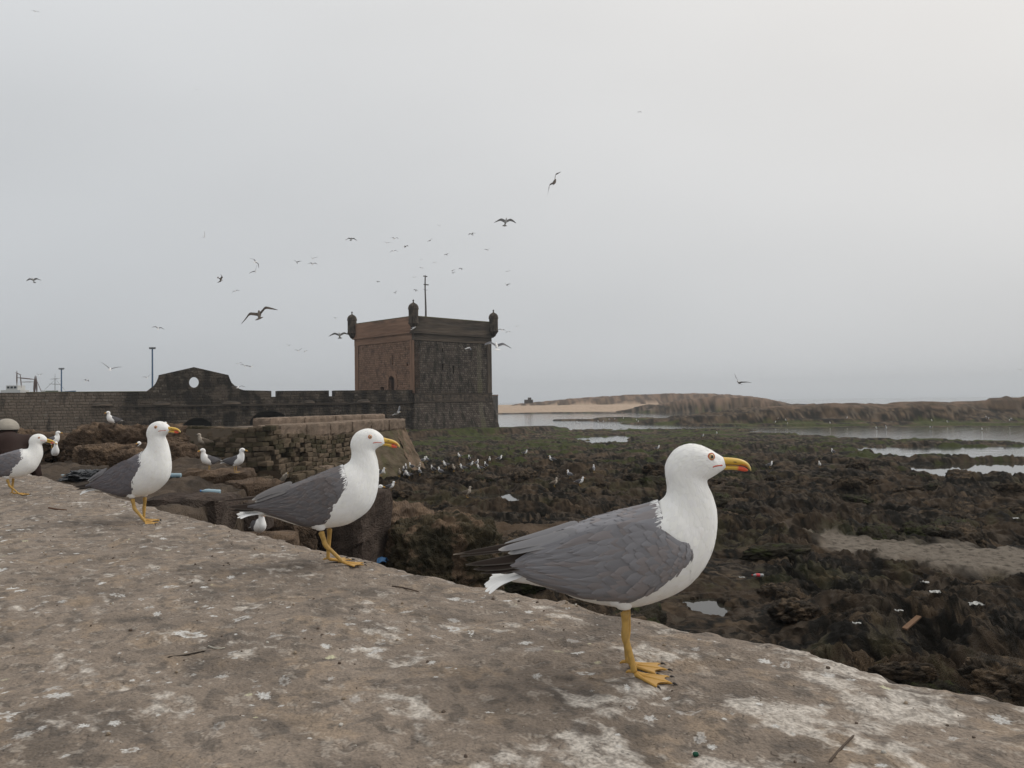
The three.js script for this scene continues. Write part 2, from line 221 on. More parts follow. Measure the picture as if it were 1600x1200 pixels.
{
  // stains: smears of lime, dirt, droppings
  const S0 = -1.75, S1 = 0.95, S2 = 7.05, T1 = 1.65;
  const splats = []; const rs = mulberry(77);
  for (let i = 0; i < 2700; i++) { const s = S0 + (S2 - S0) * rs(), t = T1 * rs(), b = rs(); const r = 0.002 + 0.015 * b * b * b * b + (rs() < 0.05 ? 0.012 : 0) + 0.005 * rs(); if (rs() < 0.35 + 0.65 * sst(-0.35, 0.3, N2(s * 0.9 + 5, t * 1.5))) splats.push([s, t, r * 0.8, rs() * 6.28, rs(), 0.25 + 0.7 * rs()]); }
  const base = (s, t) => {
    const a = fbm(s * 1.1, t * 1.6 + 2, 4), b = fbm(s * 5 + 9, t * 5, 4), c = fbm(s * 22, t * 22 + 7, 3), d = N2b(s * 90, t * 90), e = N2(s * 210, t * 210);
    let col = mix3([0.148, 0.117, 0.091], [0.228, 0.183, 0.144], clamp(0.5 + 0.55 * a + 0.45 * b));
    col = mix3(col, [0.25, 0.185, 0.125], sst(0.1, 0.5, fbm(s * 3 + 30, t * 4, 4) + 0.35 * c) * 0.5);           // sandy
    col = mix3(col, [0.072, 0.058, 0.047], sst(0.16, 0.5, fbm(s * 2.6 + 60, t * 3.4, 5) + 0.28 * c) * 0.62);       // dark grime
    col = mix3(col, [0.05, 0.043, 0.037], sst(0.12, 0.42, fbm(s * 9 + 2, t * 13, 5, N2b)) * 0.5);
    const lime = fbm(s * 2.1 + 12, t * 3.6 + 40, 5) + 0.5 * fbm(s * 11, t * 17, 4) + 0.34 * sst(0.3, -0.9, s) - 0.02;
    col = mix3(col, [0.50, 0.46, 0.41], sst(0.24, 0.62, lime - 0.1 * sst(0.2, 0.9, s)) * (0.45 + 0.4 * clamp(0.5 + c + 0.4 * d)));
    col = mix3(col, [0.42, 0.38, 0.33], sst(0.28, 0.5, fbm(s * 9 + 3, t * 15, 3) + 0.3 * d * 0.6) * 0.28);
    const v = 1 + 0.26 * c + 0.17 * d + 0.11 * e; return [col[0] * v, col[1] * v, col[2] * v];
  };
  function bake(w, h, s0, s1) {
    const cd = new Uint8Array(w * h * 4), bd = new Uint8Array(w * h * 4), f = new Float32Array(w * h * 3), bb = new Float32Array(w * h);
    for (let j = 0; j < h; j++) for (let i = 0; i < w; i++) { const s = lerp(s0, s1, (i + 0.5) / w), t = T1 * (j + 0.5) / h, c = base(s, t), k = j * w + i; f.set(c, k * 3); bb[k] = 0.5 + 0.16 * fbm(s * 18, t * 18, 3) + 0.16 * N2(s * 75, t * 75) + 0.13 * N2b(s * 190, t * 190) - 0.35 * sst(0.36, 0.62, N2b(s * 26, t * 26) * 0.6 + 0.4 * N2(s * 60 + 4, t * 60)); }
    for (const [s, t, r, ph, q, al] of splats) {
      const R2 = r * 2.4, i0 = Math.max(0, Math.floor((s - R2 - s0) / (s1 - s0) * w)), i1 = Math.min(w - 1, Math.ceil((s + R2 - s0) / (s1 - s0) * w)), j0 = Math.max(0, Math.floor((t - R2) / T1 * h)), j1 = Math.min(h - 1, Math.ceil((t + R2) / T1 * h));
      for (let j = j0; j <= j1; j++) for (let i = i0; i <= i1; i++) {
        const x = lerp(s0, s1, (i + 0.5) / w) - s, y = T1 * (j + 0.5) / h - t, cs = Math.cos(ph), sn = Math.sin(ph), u = (x * cs + y * sn) / (1 + q), v = -x * sn + y * cs, d = Math.hypot(u, v) / r, an = Math.atan2(v, u);
        const edge = 0.72 + 0.28 * N2(Math.cos(an) * 1.4 + s * 50, Math.sin(an) * 1.4 + t * 50) + 0.2 * N2(u / r * 3 + s * 9, v / r * 3) ;
        let m = sst(edge + 0.09, edge - 0.06, d) * (0.55 + 0.45 * clamp(0.6 + N2(x * 160 + s, y * 160 + t))) * al;
        if (q > 0.8) m *= sst(0.1, 0.6, d);                                       // dried rings
        if (m > 0.01) { const k = (j * w + i) * 3; const c = q < 0.05 ? [0.56, 0.55, 0.36] : [0.60, 0.60, 0.585]; for (let z = 0; z < 3; z++) f[k + z] = lerp(f[k + z], c[z], m); bb[k / 3] += 0.1 * m; }
      }
    }
    const enc = (v) => { v = clamp(v); return Math.round(255 * (v <= 0.0031308 ? 12.92 * v : 1.055 * Math.pow(v, 1 / 2.4) - 0.055)); };
    for (let k = 0; k < w * h; k++) { cd[k * 4] = enc(f[k * 3]); cd[k * 4 + 1] = enc(f[k * 3 + 1]); cd[k * 4 + 2] = enc(f[k * 3 + 2]); cd[k * 4 + 3] = 255; bd[k * 4] = bd[k * 4 + 1] = bd[k * 4 + 2] = Math.round(255 * clamp(bb[k])); bd[k * 4 + 3] = 255; }
    const mk = (d, srgb) => { const x = new THREE.DataTexture(d, w, h); x.magFilter = THREE.LinearFilter; x.minFilter = THREE.LinearMipmapLinearFilter; x.generateMipmaps = true; x.wrapS = x.wrapT = THREE.MirroredRepeatWrapping; if (srgb) x.colorSpace = THREE.SRGBColorSpace; x.needsUpdate = true; return x; };
    return stdMat({ map: mk(cd, true), bumpMap: mk(bd, false), bumpScale: 0.006, roughness: 0.93 });
  }
  const near = bake(2048, 1280, S0, S1), far = bake(2048, 1024, S1, S2);
  const ss = []; for (let s = -6; s < S0 - 0.01; s += 0.25) ss.push(s); for (let s = S0; s < 1.9; s += 0.012) ss.push(s); for (let s = 1.9; s < 7; s += 0.03) ss.push(s); for (let s = 7; s < 14; s += 0.1) ss.push(s);
  const ts = []; for (let t = 0; t < 0.06; t += 0.008) ts.push(t); for (let t = 0.06; t < 1.65; t += 0.014) ts.push(t); for (let t = 1.65; t < 5; t += 0.3) ts.push(t);
  const mk = (sA, sB, s0, s1) => {
    const S = ss.filter((s) => s >= sA && s < sB - 1e-6).concat([sB]), pos = [], uv = [], idx = [], n = ts.length;
    for (const s of S) for (const t of ts) { const tt = t + edgeOff(s) * sst(0.5, 0, t), [x, z] = wallXZ(s, tt); const round = 0.012 * Math.pow(1 - clamp(t / 0.045), 2) * (1 + 0.8 * N2(s * 9, 1)); pos.push(x, wallRelief(s, tt) - round, z); uv.push((s - s0) / (s1 - s0), tt / T1); }
    for (let i = 0; i < S.length - 1; i++) for (let j = 0; j < n - 1; j++) { const k = i * n + j; idx.push(k, k + 1, k + n, k + 1, k + n + 1, k + n); }
    const g = new THREE.BufferGeometry(); g.setAttribute('position', new THREE.Float32BufferAttribute(pos, 3)); g.setAttribute('uv', new THREE.Float32BufferAttribute(uv, 2)); g.setIndex(idx); g.computeVertexNormals(); return g;
  };
  const wall = thing('sea_wall', 'broad weathered concrete sea wall spattered with white bird droppings', 'sea wall');
  part('wall_top', mk(-6, S1, S0, S1), near, wall); part('wall_top', mk(S1, 14, S1, S2), far, wall);
  const faceTex = tex(512, 512, (x, y) => { const th = x * 2 * Math.PI; const n = N3(Math.cos(th) * 1.2, Math.sin(th) * 1.2, y * 6), m = N3(Math.cos(th) * 6, Math.sin(th) * 6, y * 30); return mix3([0.10, 0.082, 0.064], [0.19, 0.15, 0.12], clamp(0.5 + 0.4 * n + 0.3 * m)); });
  const side = gridGeo(420, 26, (u, v) => { const s = lerp(-6, 14, u), o = edgeOff(s), [x, z] = wallXZ(s, o - 0.02 * v * 6 * 0.5 + 0.02 * N2(s * 3, v * 8) * sst(0, 0.1, v)); return [x, lerp(wallRelief(s, o) - 0.012 * (1 + 0.8 * N2(s * 9, 1)), -4.6, v * v), z]; }, (u, v) => [u * 10, v * 2.3]);
  part('wall_face', side, stdMat({ map: faceTex, roughness: 0.95 }), wall);
}

// ---------------------------------------------------------------- the fort: square tower and the rampart that runs up to it
function course(x, y, ch, bw, seed) {                          // coursed stone: [tone 0..1, mortar 0..1]
  const jy = y + 0.02 * N2(x * 1.5, y * 1.5 + seed), row = Math.floor(jy / ch), fy = jy / ch - row, off = hash(row, seed) * bw * 3, xx = x + off + 0.25 * bw * N2(x / bw * 0.6, row * 7.3 + seed), cI = Math.floor(xx / bw), fx = xx / bw - cI;
  const m = Math.min(Math.min(fy, 1 - fy) * ch, Math.min(fx, 1 - fx) * bw);
  return [hash(cI, row, seed), 1 - sst(0.015, 0.05, m)];
}
const masonry = (w, h, W, H, f) => { const cache = tex(w, h, (u, v) => f(u * W, v * H)[0]); const b = tex(w, h, (u, v) => f(u * W, v * H)[1], false); cache.repeat.set(1 / W, 1 / H); b.repeat.set(1 / W, 1 / H); return dullMat({ map: cache, bumpMap: b, bumpScale: 0.1, roughness: 0.95 }); };
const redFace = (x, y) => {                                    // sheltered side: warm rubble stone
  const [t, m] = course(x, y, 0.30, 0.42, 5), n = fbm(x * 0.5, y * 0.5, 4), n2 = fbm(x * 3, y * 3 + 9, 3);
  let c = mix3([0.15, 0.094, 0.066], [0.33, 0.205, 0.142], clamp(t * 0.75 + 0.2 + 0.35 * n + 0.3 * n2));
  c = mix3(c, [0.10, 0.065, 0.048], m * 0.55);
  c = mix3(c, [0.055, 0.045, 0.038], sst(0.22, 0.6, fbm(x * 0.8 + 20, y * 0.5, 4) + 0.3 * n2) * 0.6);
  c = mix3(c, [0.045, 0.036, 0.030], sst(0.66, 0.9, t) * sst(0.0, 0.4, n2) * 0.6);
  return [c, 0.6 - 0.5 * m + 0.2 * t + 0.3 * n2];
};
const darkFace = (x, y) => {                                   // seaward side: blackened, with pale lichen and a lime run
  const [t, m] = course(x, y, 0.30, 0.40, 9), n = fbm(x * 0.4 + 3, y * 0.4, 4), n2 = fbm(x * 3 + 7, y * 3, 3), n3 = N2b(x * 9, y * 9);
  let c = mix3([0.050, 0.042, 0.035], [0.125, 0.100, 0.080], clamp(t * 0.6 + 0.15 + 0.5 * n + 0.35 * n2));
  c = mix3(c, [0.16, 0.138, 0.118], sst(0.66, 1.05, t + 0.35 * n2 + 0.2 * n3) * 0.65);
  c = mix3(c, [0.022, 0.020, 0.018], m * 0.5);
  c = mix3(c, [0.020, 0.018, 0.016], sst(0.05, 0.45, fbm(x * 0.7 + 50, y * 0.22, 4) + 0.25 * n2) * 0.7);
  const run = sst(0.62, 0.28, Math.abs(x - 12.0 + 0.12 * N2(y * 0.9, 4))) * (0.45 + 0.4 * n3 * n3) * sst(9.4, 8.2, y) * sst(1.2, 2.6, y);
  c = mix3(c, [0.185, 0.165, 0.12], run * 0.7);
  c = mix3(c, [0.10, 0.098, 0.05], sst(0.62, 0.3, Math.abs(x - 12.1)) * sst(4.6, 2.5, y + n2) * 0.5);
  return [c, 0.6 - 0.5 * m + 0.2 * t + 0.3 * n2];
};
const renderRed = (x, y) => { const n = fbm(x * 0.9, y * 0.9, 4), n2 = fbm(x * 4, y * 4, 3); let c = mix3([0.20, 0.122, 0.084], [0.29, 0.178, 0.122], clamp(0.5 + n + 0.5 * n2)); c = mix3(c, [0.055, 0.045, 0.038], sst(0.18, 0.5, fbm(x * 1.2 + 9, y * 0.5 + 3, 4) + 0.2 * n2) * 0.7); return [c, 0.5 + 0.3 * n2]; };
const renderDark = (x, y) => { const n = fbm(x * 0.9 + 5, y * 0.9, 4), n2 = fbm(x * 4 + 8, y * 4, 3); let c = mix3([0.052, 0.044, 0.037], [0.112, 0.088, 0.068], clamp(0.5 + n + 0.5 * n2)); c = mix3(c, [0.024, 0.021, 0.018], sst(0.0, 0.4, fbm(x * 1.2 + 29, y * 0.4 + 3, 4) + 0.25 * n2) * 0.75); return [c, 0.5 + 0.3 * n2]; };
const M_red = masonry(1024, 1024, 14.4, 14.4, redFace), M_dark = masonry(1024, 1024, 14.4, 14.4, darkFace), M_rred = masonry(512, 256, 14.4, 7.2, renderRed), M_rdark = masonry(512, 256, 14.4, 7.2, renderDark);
const M_moss = stdMat({ color: rgb(0.115, 0.105, 0.045), roughness: 1 });
{
  const NX = -13.34, NZ = -110, S = 14.4, tw = thing('fort_tower', 'square brown stone watchtower with domed corner turrets and a flagpole', 'tower', null, new THREE.Vector3(NX, 0, NZ));
  tw.rotation.y = Math.atan2(0.701, 0.713);                    // x runs along the seaward face, -z along the sheltered face
  const wallSlab = (holes, y0, y1, th) => { const s = new THREE.Shape([[0, y0], [S, y0], [S, y1], [0, y1]].map((p) => new THREE.Vector2(...p))); for (const h of holes) s.holes.push(h); return new THREE.ExtrudeGeometry(s, { depth: th, bevelEnabled: false, curveSegments: 12 }); };
  const slit = (x, y, w, h) => new THREE.Path([[x - w / 2, y], [x - w / 2, y + h], [x + w / 2, y + h], [x + w / 2, y]].map((p) => new THREE.Vector2(...p)));
  const archHole = (x, y, w, h) => { const p = new THREE.Path(); p.moveTo(x - w / 2, y); p.lineTo(x - w / 2, y + h - w / 2); p.absarc(x, y + h - w / 2, w / 2, Math.PI, 0, true); p.lineTo(x + w / 2, y); p.closePath(); return p; };
  // seaward face: front plane z = 0 towards +z
  const sea = wallSlab([slit(5.0, 5.0, 0.26, 0.95), slit(7.0, 4.6, 0.3, 1.1), slit(5.0, 7.6, 0.2, 0.5)], 1.75, 10.0, 0.9); sea.translate(0, 0, -0.9); part('seaward_wall', sea, M_dark, tw).userData.label = 'blackened seaward wall of coursed stone';
  // sheltered face: mirrored along -z, facing -x
  const lee = wallSlab([archHole(S - 5.2, 1.8, 1.5, 2.5), slit(S - 7.6, 1.8, 0.95, 1.0), slit(S - 5.0, 5.9, 0.26, 1.3), slit(S - 1.9, 7.75, 0.18, 0.5), slit(S - 1.2, 7.75, 0.18, 0.5), slit(S - 1.6, 5.6, 0.3, 0.5)], 0.4, 10.0, 0.9); lee.rotateY(-Math.PI / 2); lee.translate(0.9, 0, -S); part('sheltered_wall', lee, M_red, tw).userData.label = 'reddish brown sheltered wall with an arched doorway';
  part('rear_wall', wallSlab([], -3.4, 10, 0.9).translate(0, 0, -S), M_dark, tw); { const g = wallSlab([], -3.4, 10, 0.9); g.rotateY(-Math.PI / 2); g.translate(S, 0, -S); part('rear_wall', g, M_red, tw); }
  part('roof', box(S - 1, 0.4, S - 1, S / 2, 10.7, -S / 2), M_rdark, tw); part('dark_floor', box(S - 2, 0.3, S - 2, S / 2, 0.2, -S / 2), M_rdark, tw);
  // door surround and door leaf set back in the arch
  const ring = new THREE.Shape(); ring.moveTo(-1.3, 0); ring.lineTo(-1.3, 2.0); ring.absarc(0, 2.0, 1.3, Math.PI, 0, true); ring.lineTo(1.3, 0); ring.closePath(); ring.holes.push(archHole(0, 0, 1.5, 2.5));
  const surround = new THREE.ExtrudeGeometry(ring, { depth: 0.14, bevelEnabled: false }); surround.rotateY(-Math.PI / 2); surround.translate(0.02, 1.8, -5.2); part('door_surround', surround, M_rred, tw);
  part('door', box(0.12, 2.6, 1.6, 0.55, 3.1, -5.2), stdMat({ color: rgb(0.045, 0.022, 0.015), roughness: 0.8 }), tw);
  // plinth: battered base of the seaward side
  const batter = (y0, y1, o0, o1, m, name) => { const g = gridGeo(40, 14, (u, v) => [lerp(-o0, S + o0, u) * 1 + (u > 0.999 ? 0 : 0) + lerp(0, (u - 0.5) * 2 * (o1 - o0), 1 - v) * 1, lerp(y0, y1, v), lerp(o1, o0, v) + 0.03 * N2(u * 30, v * 9)], (u, v, p) => [p[0], p[1] + 20]); part(name, g, m, tw); const e = gridGeo(30, 14, (u, v) => [S + lerp(o1, o0, v), lerp(y0, y1, v), lerp(lerp(o1, o0, v), -S, u)], (u, v, p) => [-p[2], p[1] + 20]); part(name, e, m, tw); const w = gridGeo(30, 14, (u, v) => [-lerp(o1, o0, v), lerp(y0, y1, v), lerp(-S, lerp(o1, o0, v), u)], (u, v, p) => [-p[2], p[1] + 20]); part(name, w, m, tw); };
  batter(-3.6, 0.55, 0.12, 0.85, M_dark, 'plinth'); batter(0.62, 1.75, 0.06, 0.11, M_rdark, 'plinth');
  for (const [y, h, o] of [[0.6, 0.16, 0.2], [1.75, 0.12, 0.12]]) part('string_course', box(S + 2 * o, h, S + 2 * o, S / 2, y, -S / 2), M_rdark, tw);
  // corner strips, bands and parapet
  const side = (name, y0, y1, o, th = 0.5) => { part(name, box(S + 2 * o, y1 - y0, th, S / 2, (y0 + y1) / 2, o - th / 2), M_rdark, tw); const g = box(S - 0.02 + 2 * o - th * 2, y1 - y0, th); g.rotateY(Math.PI / 2); const l = g.clone().translate(-o + th / 2, (y0 + y1) / 2, -S / 2); part(name, l, M_rred, tw); part(name, g.clone().translate(S + o - th / 2, (y0 + y1) / 2, -S / 2), M_rred, tw); part(name, box(S + 2 * o, y1 - y0, th, S / 2, (y0 + y1) / 2, -S - o + th / 2), M_rred, tw); };
  side('frieze_band', 9.1, 10.05, 0.08); side('string_course', 10.05, 10.3, 0.3, 0.9); side('parapet', 10.3, 12.35, 0.12, 0.7);
  for (const [x, z, w, d] of [[S / 2, 0.12 - 0.35, S + 0.1, 0.72], [S / 2, -S - 0.12 + 0.35, S + 0.1, 0.72]]) part('mossy_coping', box(w, 0.1, d, x, 12.4, z), M_moss, tw);
  for (const x of [-0.12 + 0.35, S + 0.12 - 0.35]) part('mossy_coping', box(0.72, 0.1, S - 1.2, x, 12.4, -S / 2), M_moss, tw);
  for (const [x, z, m1, m2] of [[-0.02, 0.02, M_rred, M_rdark], [S + 0.02, 0.02, M_rdark, M_rdark], [-0.02, -S - 0.02, M_rred, M_rred]]) { if (x > 1 || z < -1) part('corner_strip', box(0.9, 7.3, 0.06, x + (x < 1 ? 0.45 : -0.45), 5.45, z + (z > -1 ? 0.04 : -0.04)), m2, tw); part('corner_strip', box(0.06, 7.3, 0.9, x + (x < 1 ? -0.04 : 0.04), 5.45, z + (z > -1 ? -0.45 : 0.45)), m1, tw); }
  // turrets
  const ev = new Evaluator(); ev.useGroups = false;
  const shaftB = new Brush(new THREE.LatheGeometry([[0.01, -0.95], [0.28, -0.8], [0.5, -0.4], [0.80, 0.0], [0.80, 0.12], [0.74, 0.16], [0.74, 2.1], [0.82, 2.14], [0.82, 2.28], [0.62, 2.3], [0.62, 0.5], [0.01, 0.45]].map((p) => new THREE.Vector2(...p)), 28)); shaftB.updateMatrixWorld();
  let cut = shaftB; for (const a of [0.88]) { const b = new Brush(box(0.2, 0.6, 3, 0, 1.45, 0)); b.rotation.y = a; b.updateMatrixWorld(); cut = ev.evaluate(cut, b, SUBTRACTION); cut.updateMatrixWorld(); }
  const shaftG = cut.geometry, dome = new THREE.LatheGeometry([...Array(9)].map((_, i) => { const a = i / 8 * Math.PI / 2; return new THREE.Vector2(0.80 * Math.cos(a) + 0.001, 2.28 + 0.86 * Math.sin(a)); }), 28), fin = new THREE.LatheGeometry([[0.16, 3.05], [0.2, 3.14], [0.09, 3.22], [0.07, 3.34], [0.15, 3.42], [0.13, 3.52], [0.03, 3.62], [0.001, 3.78]].map((p) => new THREE.Vector2(...p)), 14);
  for (const g of [shaftG, dome]) { const p = g.attributes.position, uv = new Float32Array(p.count * 2); for (let i = 0; i < p.count; i++) uv.set([Math.atan2(p.getX(i), p.getZ(i)) * 0.75, p.getY(i)], i * 2); g.setAttribute('uv', new THREE.BufferAttribute(uv, 2)); }
  for (const [x, z, dy, sc] of [[0, 0, 0.55, 1.0], [S, 0, 0, 1], [0, -S, 0, 1], [S, -S, 0, 1]]) { const t = part('turret', shaftG, M_rdark, tw); t.position.set(x + (x < 1 ? -0.3 : 0.3), 11.0 + dy * 0.6, z + (z > -1 ? 0.3 : -0.3)); t.scale.setScalar(0.9 * sc); const d = part('dome', dome, M_rdark, t); part('finial', fin, M_rdark, t); }
  const pole = part('flagpole', sweep([[0, 10.8, 0, 0.16], [0.03, 14, 0, 0.13], [-0.05, 17, 0, 0.1], [0, 18.9, 0, 0.09]], 8, 14), stdMat({ color: rgb(0.10, 0.09, 0.085), roughness: 0.8 }), tw); pole.position.set(4.6, 0, -3.2);
  part('crosspiece', box(0.7, 0.12, 0.12, 0, 18.7, 0), stdMat({ color: rgb(0.08, 0.075, 0.07) }), pole); part('crosspiece', box(0.8, 0.12, 0.2, 0.15, 17.5, 0), stdMat({ color: rgb(0.08, 0.075, 0.07) }), pole);
}
{ // rampart: local x runs from the tower to the left, y up, front plane z = 0
  const Lx = -58.62, Lz = -92, Nx = -13.6, Nz = -109.75, len = Math.hypot(Lx - Nx, Lz - Nz), dx = (Lx - Nx) / len, dz = (Lz - Nz) / len;
  const wall = thing('rampart_wall', 'long black stained rampart with an oval opening in its gable', 'wall', null, new THREE.Vector3(Nx, 0, Nz)); wall.rotation.y = Math.atan2(-dz, dx);
  const inv = (px, py) => { const v = new THREE.Vector3((px - 800) / FOCAL, -(py - 600) / FOCAL, -1).applyEuler(camera.rotation); // meet of a sight line with the rampart's front
    const a = (v.x * Nz - v.z * Nx) / (v.z * dx - v.x * dz), x = Nx + dx * a, t = x / v.x; return [a, EYE + v.y * t]; };
  const TOP = 2.25, E = 75, P = (px, py) => inv(px, py), top = (px) => [inv(px, 610)[0], TOP];
  const sh = new THREE.Shape(); const pts = [[0, -3.8], [0, TOP]];
  for (const [a, b] of [[523, 514], [433, 424]]) { pts.push(top(a), [top(a)[0], 1.5], [top(b)[0], 1.5], top(b)); }
  for (const q of [[381, 609.6], [374, 607.5], [367.5, 603], [362, 598], [359.6, 593], [358, 589], [357, 586], [303, 573.6], [248, 586], [247, 590], [245.4, 594], [243, 599], [240, 603], [234, 607.5], [228, 610.6]]) pts.push(P(...q));
  pts[pts.length - 1][1] = TOP; pts.push([E, TOP], [E, -3.8]);
  const cA = [[284.6, 333, 652.6], [390, 452, 642], [507, 536, 646.5]].map(([a, b, y]) => { const x0 = inv(b, 640)[0], x1 = inv(a, 640)[0]; return [x0, x1, inv((a + b) / 2, y)[1]]; });
  for (const [x0, x1, y] of cA) { const w = (x1 - x0) / 2, c = (x0 + x1) / 2, rise = Math.min(w, 1.6); pts.push([x1, -3.8], [x1, y - rise]); for (let i = 1; i < 14; i++) { const t = i / 14 * Math.PI; pts.push([c + w * Math.cos(t), y - rise + rise * Math.sin(t)]); } pts.push([x0, y - rise], [x0, -3.8]); }
  pts.forEach((p, i) => i ? sh.lineTo(...p) : sh.moveTo(...p)); sh.closePath();
  const oc = P(303, 597), ow = Math.abs(P(296.2, 597)[0] - P(309.8, 597)[0]) / 2, oh = Math.abs(P(303, 588.3)[1] - P(303, 605.7)[1]) / 2; const hole = new THREE.Path(); hole.absellipse(oc[0], oc[1], ow * 1.12, oh, 0, Math.PI * 2, true); sh.holes.push(hole);
  const face = (x, y) => { const [t, m] = course(x, y, 0.34, 0.62, 17), n = fbm(x * 0.3, y * 0.3 + 7, 4), n2 = fbm(x * 2.4 + 7, y * 2.4, 3), left = sst(33, 40, x + 2 * n);
    let c = mix3([0.048, 0.039, 0.031], [0.125, 0.098, 0.074], clamp(t * 0.6 + 0.15 + 0.6 * n + 0.4 * n2));
    c = mix3(c, mix3([0.165, 0.13, 0.1], [0.235, 0.185, 0.145], clamp(t + n2)), left * 0.85);
    c = mix3(c, [0.19, 0.17, 0.145], sst(0.86, 1.1, t + 0.4 * n2) * 0.6);
    c = mix3(c, [0.025, 0.022, 0.018], m * 0.5);
    c = mix3(c, [0.022, 0.019, 0.016], sst(-0.05, 0.4, fbm(x * 0.5 + 50, y * 0.16, 4) + 0.3 * n2 + 0.1 - 0.28 * left + 0.22 * left * sst(0.8, -1.2, y + n)) * (0.85 - 0.2 * left));
    c = mix3(c, [0.125, 0.10, 0.078], sst(0.2, 0.5, fbm(x * 0.22 + 5, y * 0.5 + 80, 4) + 0.15 * n2) * 0.6);
    return [c, 0.6 - 0.5 * m + 0.2 * t + 0.3 * n2]; };
  const M = masonry(2048, 384, 76, 12, face); M.map.offset.set(0, 4 / 12); M.bumpMap.offset.set(0, 4 / 12);
  const g = new THREE.ExtrudeGeometry(sh, { depth: 2.4, bevelEnabled: false, curveSegments: 20 }); g.translate(0, 0, -2.4); g.rotateY(0);
  // local axes: x left along the wall, so the front looks towards -z after the turn; flip so that it faces the viewer
  g.scale(1, 1, -1); const ix = g.index ? g.index.array : null; { const p = g.attributes.position, nrm = g.attributes.normal; for (let i = 0; i < p.count; i += 3) for (const at2 of [p, nrm, g.attributes.uv]) { const s = at2.itemSize; for (let k = 0; k < s; k++) { const a = at2.array[(i + 1) * s + k]; at2.array[(i + 1) * s + k] = at2.array[(i + 2) * s + k]; at2.array[(i + 2) * s + k] = a; } } g.computeVertexNormals(); }
  part('masonry', g, M, wall);
  part('arch_back', box(E - 1, 5.2, 0.3, E / 2, -1.3, 4.4), M_rdark, wall);
  part('arch_roof', box(E - 1, 0.3, 2.2, E / 2, 1.2, 3.3), M_rdark, wall);
  const s0 = inv(190, 634)[0]; part('string_course', box(s0, 0.2, 0.34, s0 / 2, 0.5, -0.1), M_rdark, wall);
  for (const [px, w] of [[253, 2.2], [362, 2.4], [483, 1.5], [568, 2.0], [160, 2.4]]) { const a = inv(px, 632)[0]; const c = new THREE.SphereGeometry(w / 2, 14, 8, 0, Math.PI * 2, 0, Math.PI / 2).scale(1, 0.55 * 1.6 / w, 1); const p = c.attributes.position; for (let i = 0; i < p.count; i++) p.setXYZ(i, p.getX(i) + 0.1 * N3(p.getX(i) * 3, p.getY(i) * 3, px), p.getY(i), p.getZ(i) * 0.55); c.computeVertexNormals(); c.translate(a, 0.6, -0.02); part('sloped_cap', c, M_rdark, wall); }
  part('mossy_coping', box(s0 + 10 - inv(228, 610)[0], 0.07, 2.2, (s0 + 10 + inv(228, 610)[0]) / 2, TOP + 0.04, 1.2), M_moss, wall);
  // masts, lamps and ships behind it
  const blue = stdMat({ color: rgb(0.07, 0.13, 0.22), roughness: 0.6 }), grey = stdMat({ color: rgb(0.16, 0.165, 0.17), roughness: 0.7 });
  for (const [px, py, dep, label] of [[238, 545, 125, 'tall blue lamp pole with floodlights behind the gable of the rampart'], [96, 577, 150, 'short blue lamp pole rising behind the rampart beside the trawler']]) {
    const b = at(px, py, dep), l = thing('lamp_pole', label, 'lamp pole', 'harbour lamp poles', new THREE.Vector3(b.x, -3, b.z)), h = b.y + 3;
    part('pole', new THREE.CylinderGeometry(0.11, 0.16, h, 10).translate(0, h / 2, 0), blue, l); part('crossbar', box(0.9, 0.1, 0.2, 0, h, 0), grey, l);
    for (const x of [-0.34, 0.02, 0.36]) part('floodlight', box(0.26, 0.2, 0.3, x, h + 0.14, 0).rotateY(0.2 * x), grey, l);
  }
  const white = stdMat({ color: rgb(0.55, 0.55, 0.53), roughness: 0.6 }), rust = stdMat({ color: rgb(0.14, 0.10, 0.09), roughness: 0.8 }), glass = stdMat({ color: rgb(0.03, 0.035, 0.04), roughness: 0.2 });
  const rod = (x0, y0, x1, y1, z = 0, r = 0.06) => sweep([[x0, y0, z, r], [(x0 + x1) / 2, (y0 + y1) / 2, z, r], [x1, y1, z, r]], 6, 3);
  { const b = at(38, 613, 140), t = thing('trawler', 'white trawler wheelhouse and dark gantry rising behind the rampart', 'ship', null, new THREE.Vector3(b.x, b.y - 0.4, b.z));
    const hull = gridGeo(24, 8, (u, v) => { const x = lerp(-7, 9, u), w = 2.2 * Math.pow(Math.sin(Math.PI * clamp(u * 0.92 + 0.08)), 0.5); return [x, lerp(-3.6, -0.2 + 0.8 * u * u, v), w * (0.45 + 0.55 * v)]; }), hull2 = gridGeo(24, 8, (u, v) => { const x = lerp(-7, 9, u), w = 2.2 * Math.pow(Math.sin(Math.PI * clamp(u * 0.92 + 0.08)), 0.5); return [x, lerp(-3.6, -0.2 + 0.8 * u * u, v), -w * (0.45 + 0.55 * v)]; });
    part('hull', [hull, hull2], blue, t); part('deck', box(14.5, 0.1, 3.0, 0.6, -0.35, 0), rust, t);
    part('wheelhouse', [box(3.4, 1.1, 2.6, -1.6, 0.25, 0), box(2.0, 0.8, 2.2, -1.5, 1.2, 0)], white, t); for (const x of [-2.1, -1.5, -0.9]) part('window', box(0.42, 0.36, 0.06, x, 1.25, 1.12), glass, t);
    part('gantry', [rod(-1.3, 1.4, -1.3, 4.2, 0, 0.12), rod(-0.5, 1.2, -0.7, 3.6, 0, 0.1), rod(-1.4, 3.0, 2.1, 2.6, 0, 0.1), rod(-1.6, 3.9, -0.5, 3.4, 0, 0.07), rod(1.7, -0.2, 1.9, 3.3, 0, 0.22), rod(2.2, -0.2, 2.1, 3.2, 0, 0.14), rod(2.1, 2.6, 3.2, -0.1, 0, 0.06), rod(-0.7, 2.2, 1.8, 2.2, 0, 0.06)], rust, t);
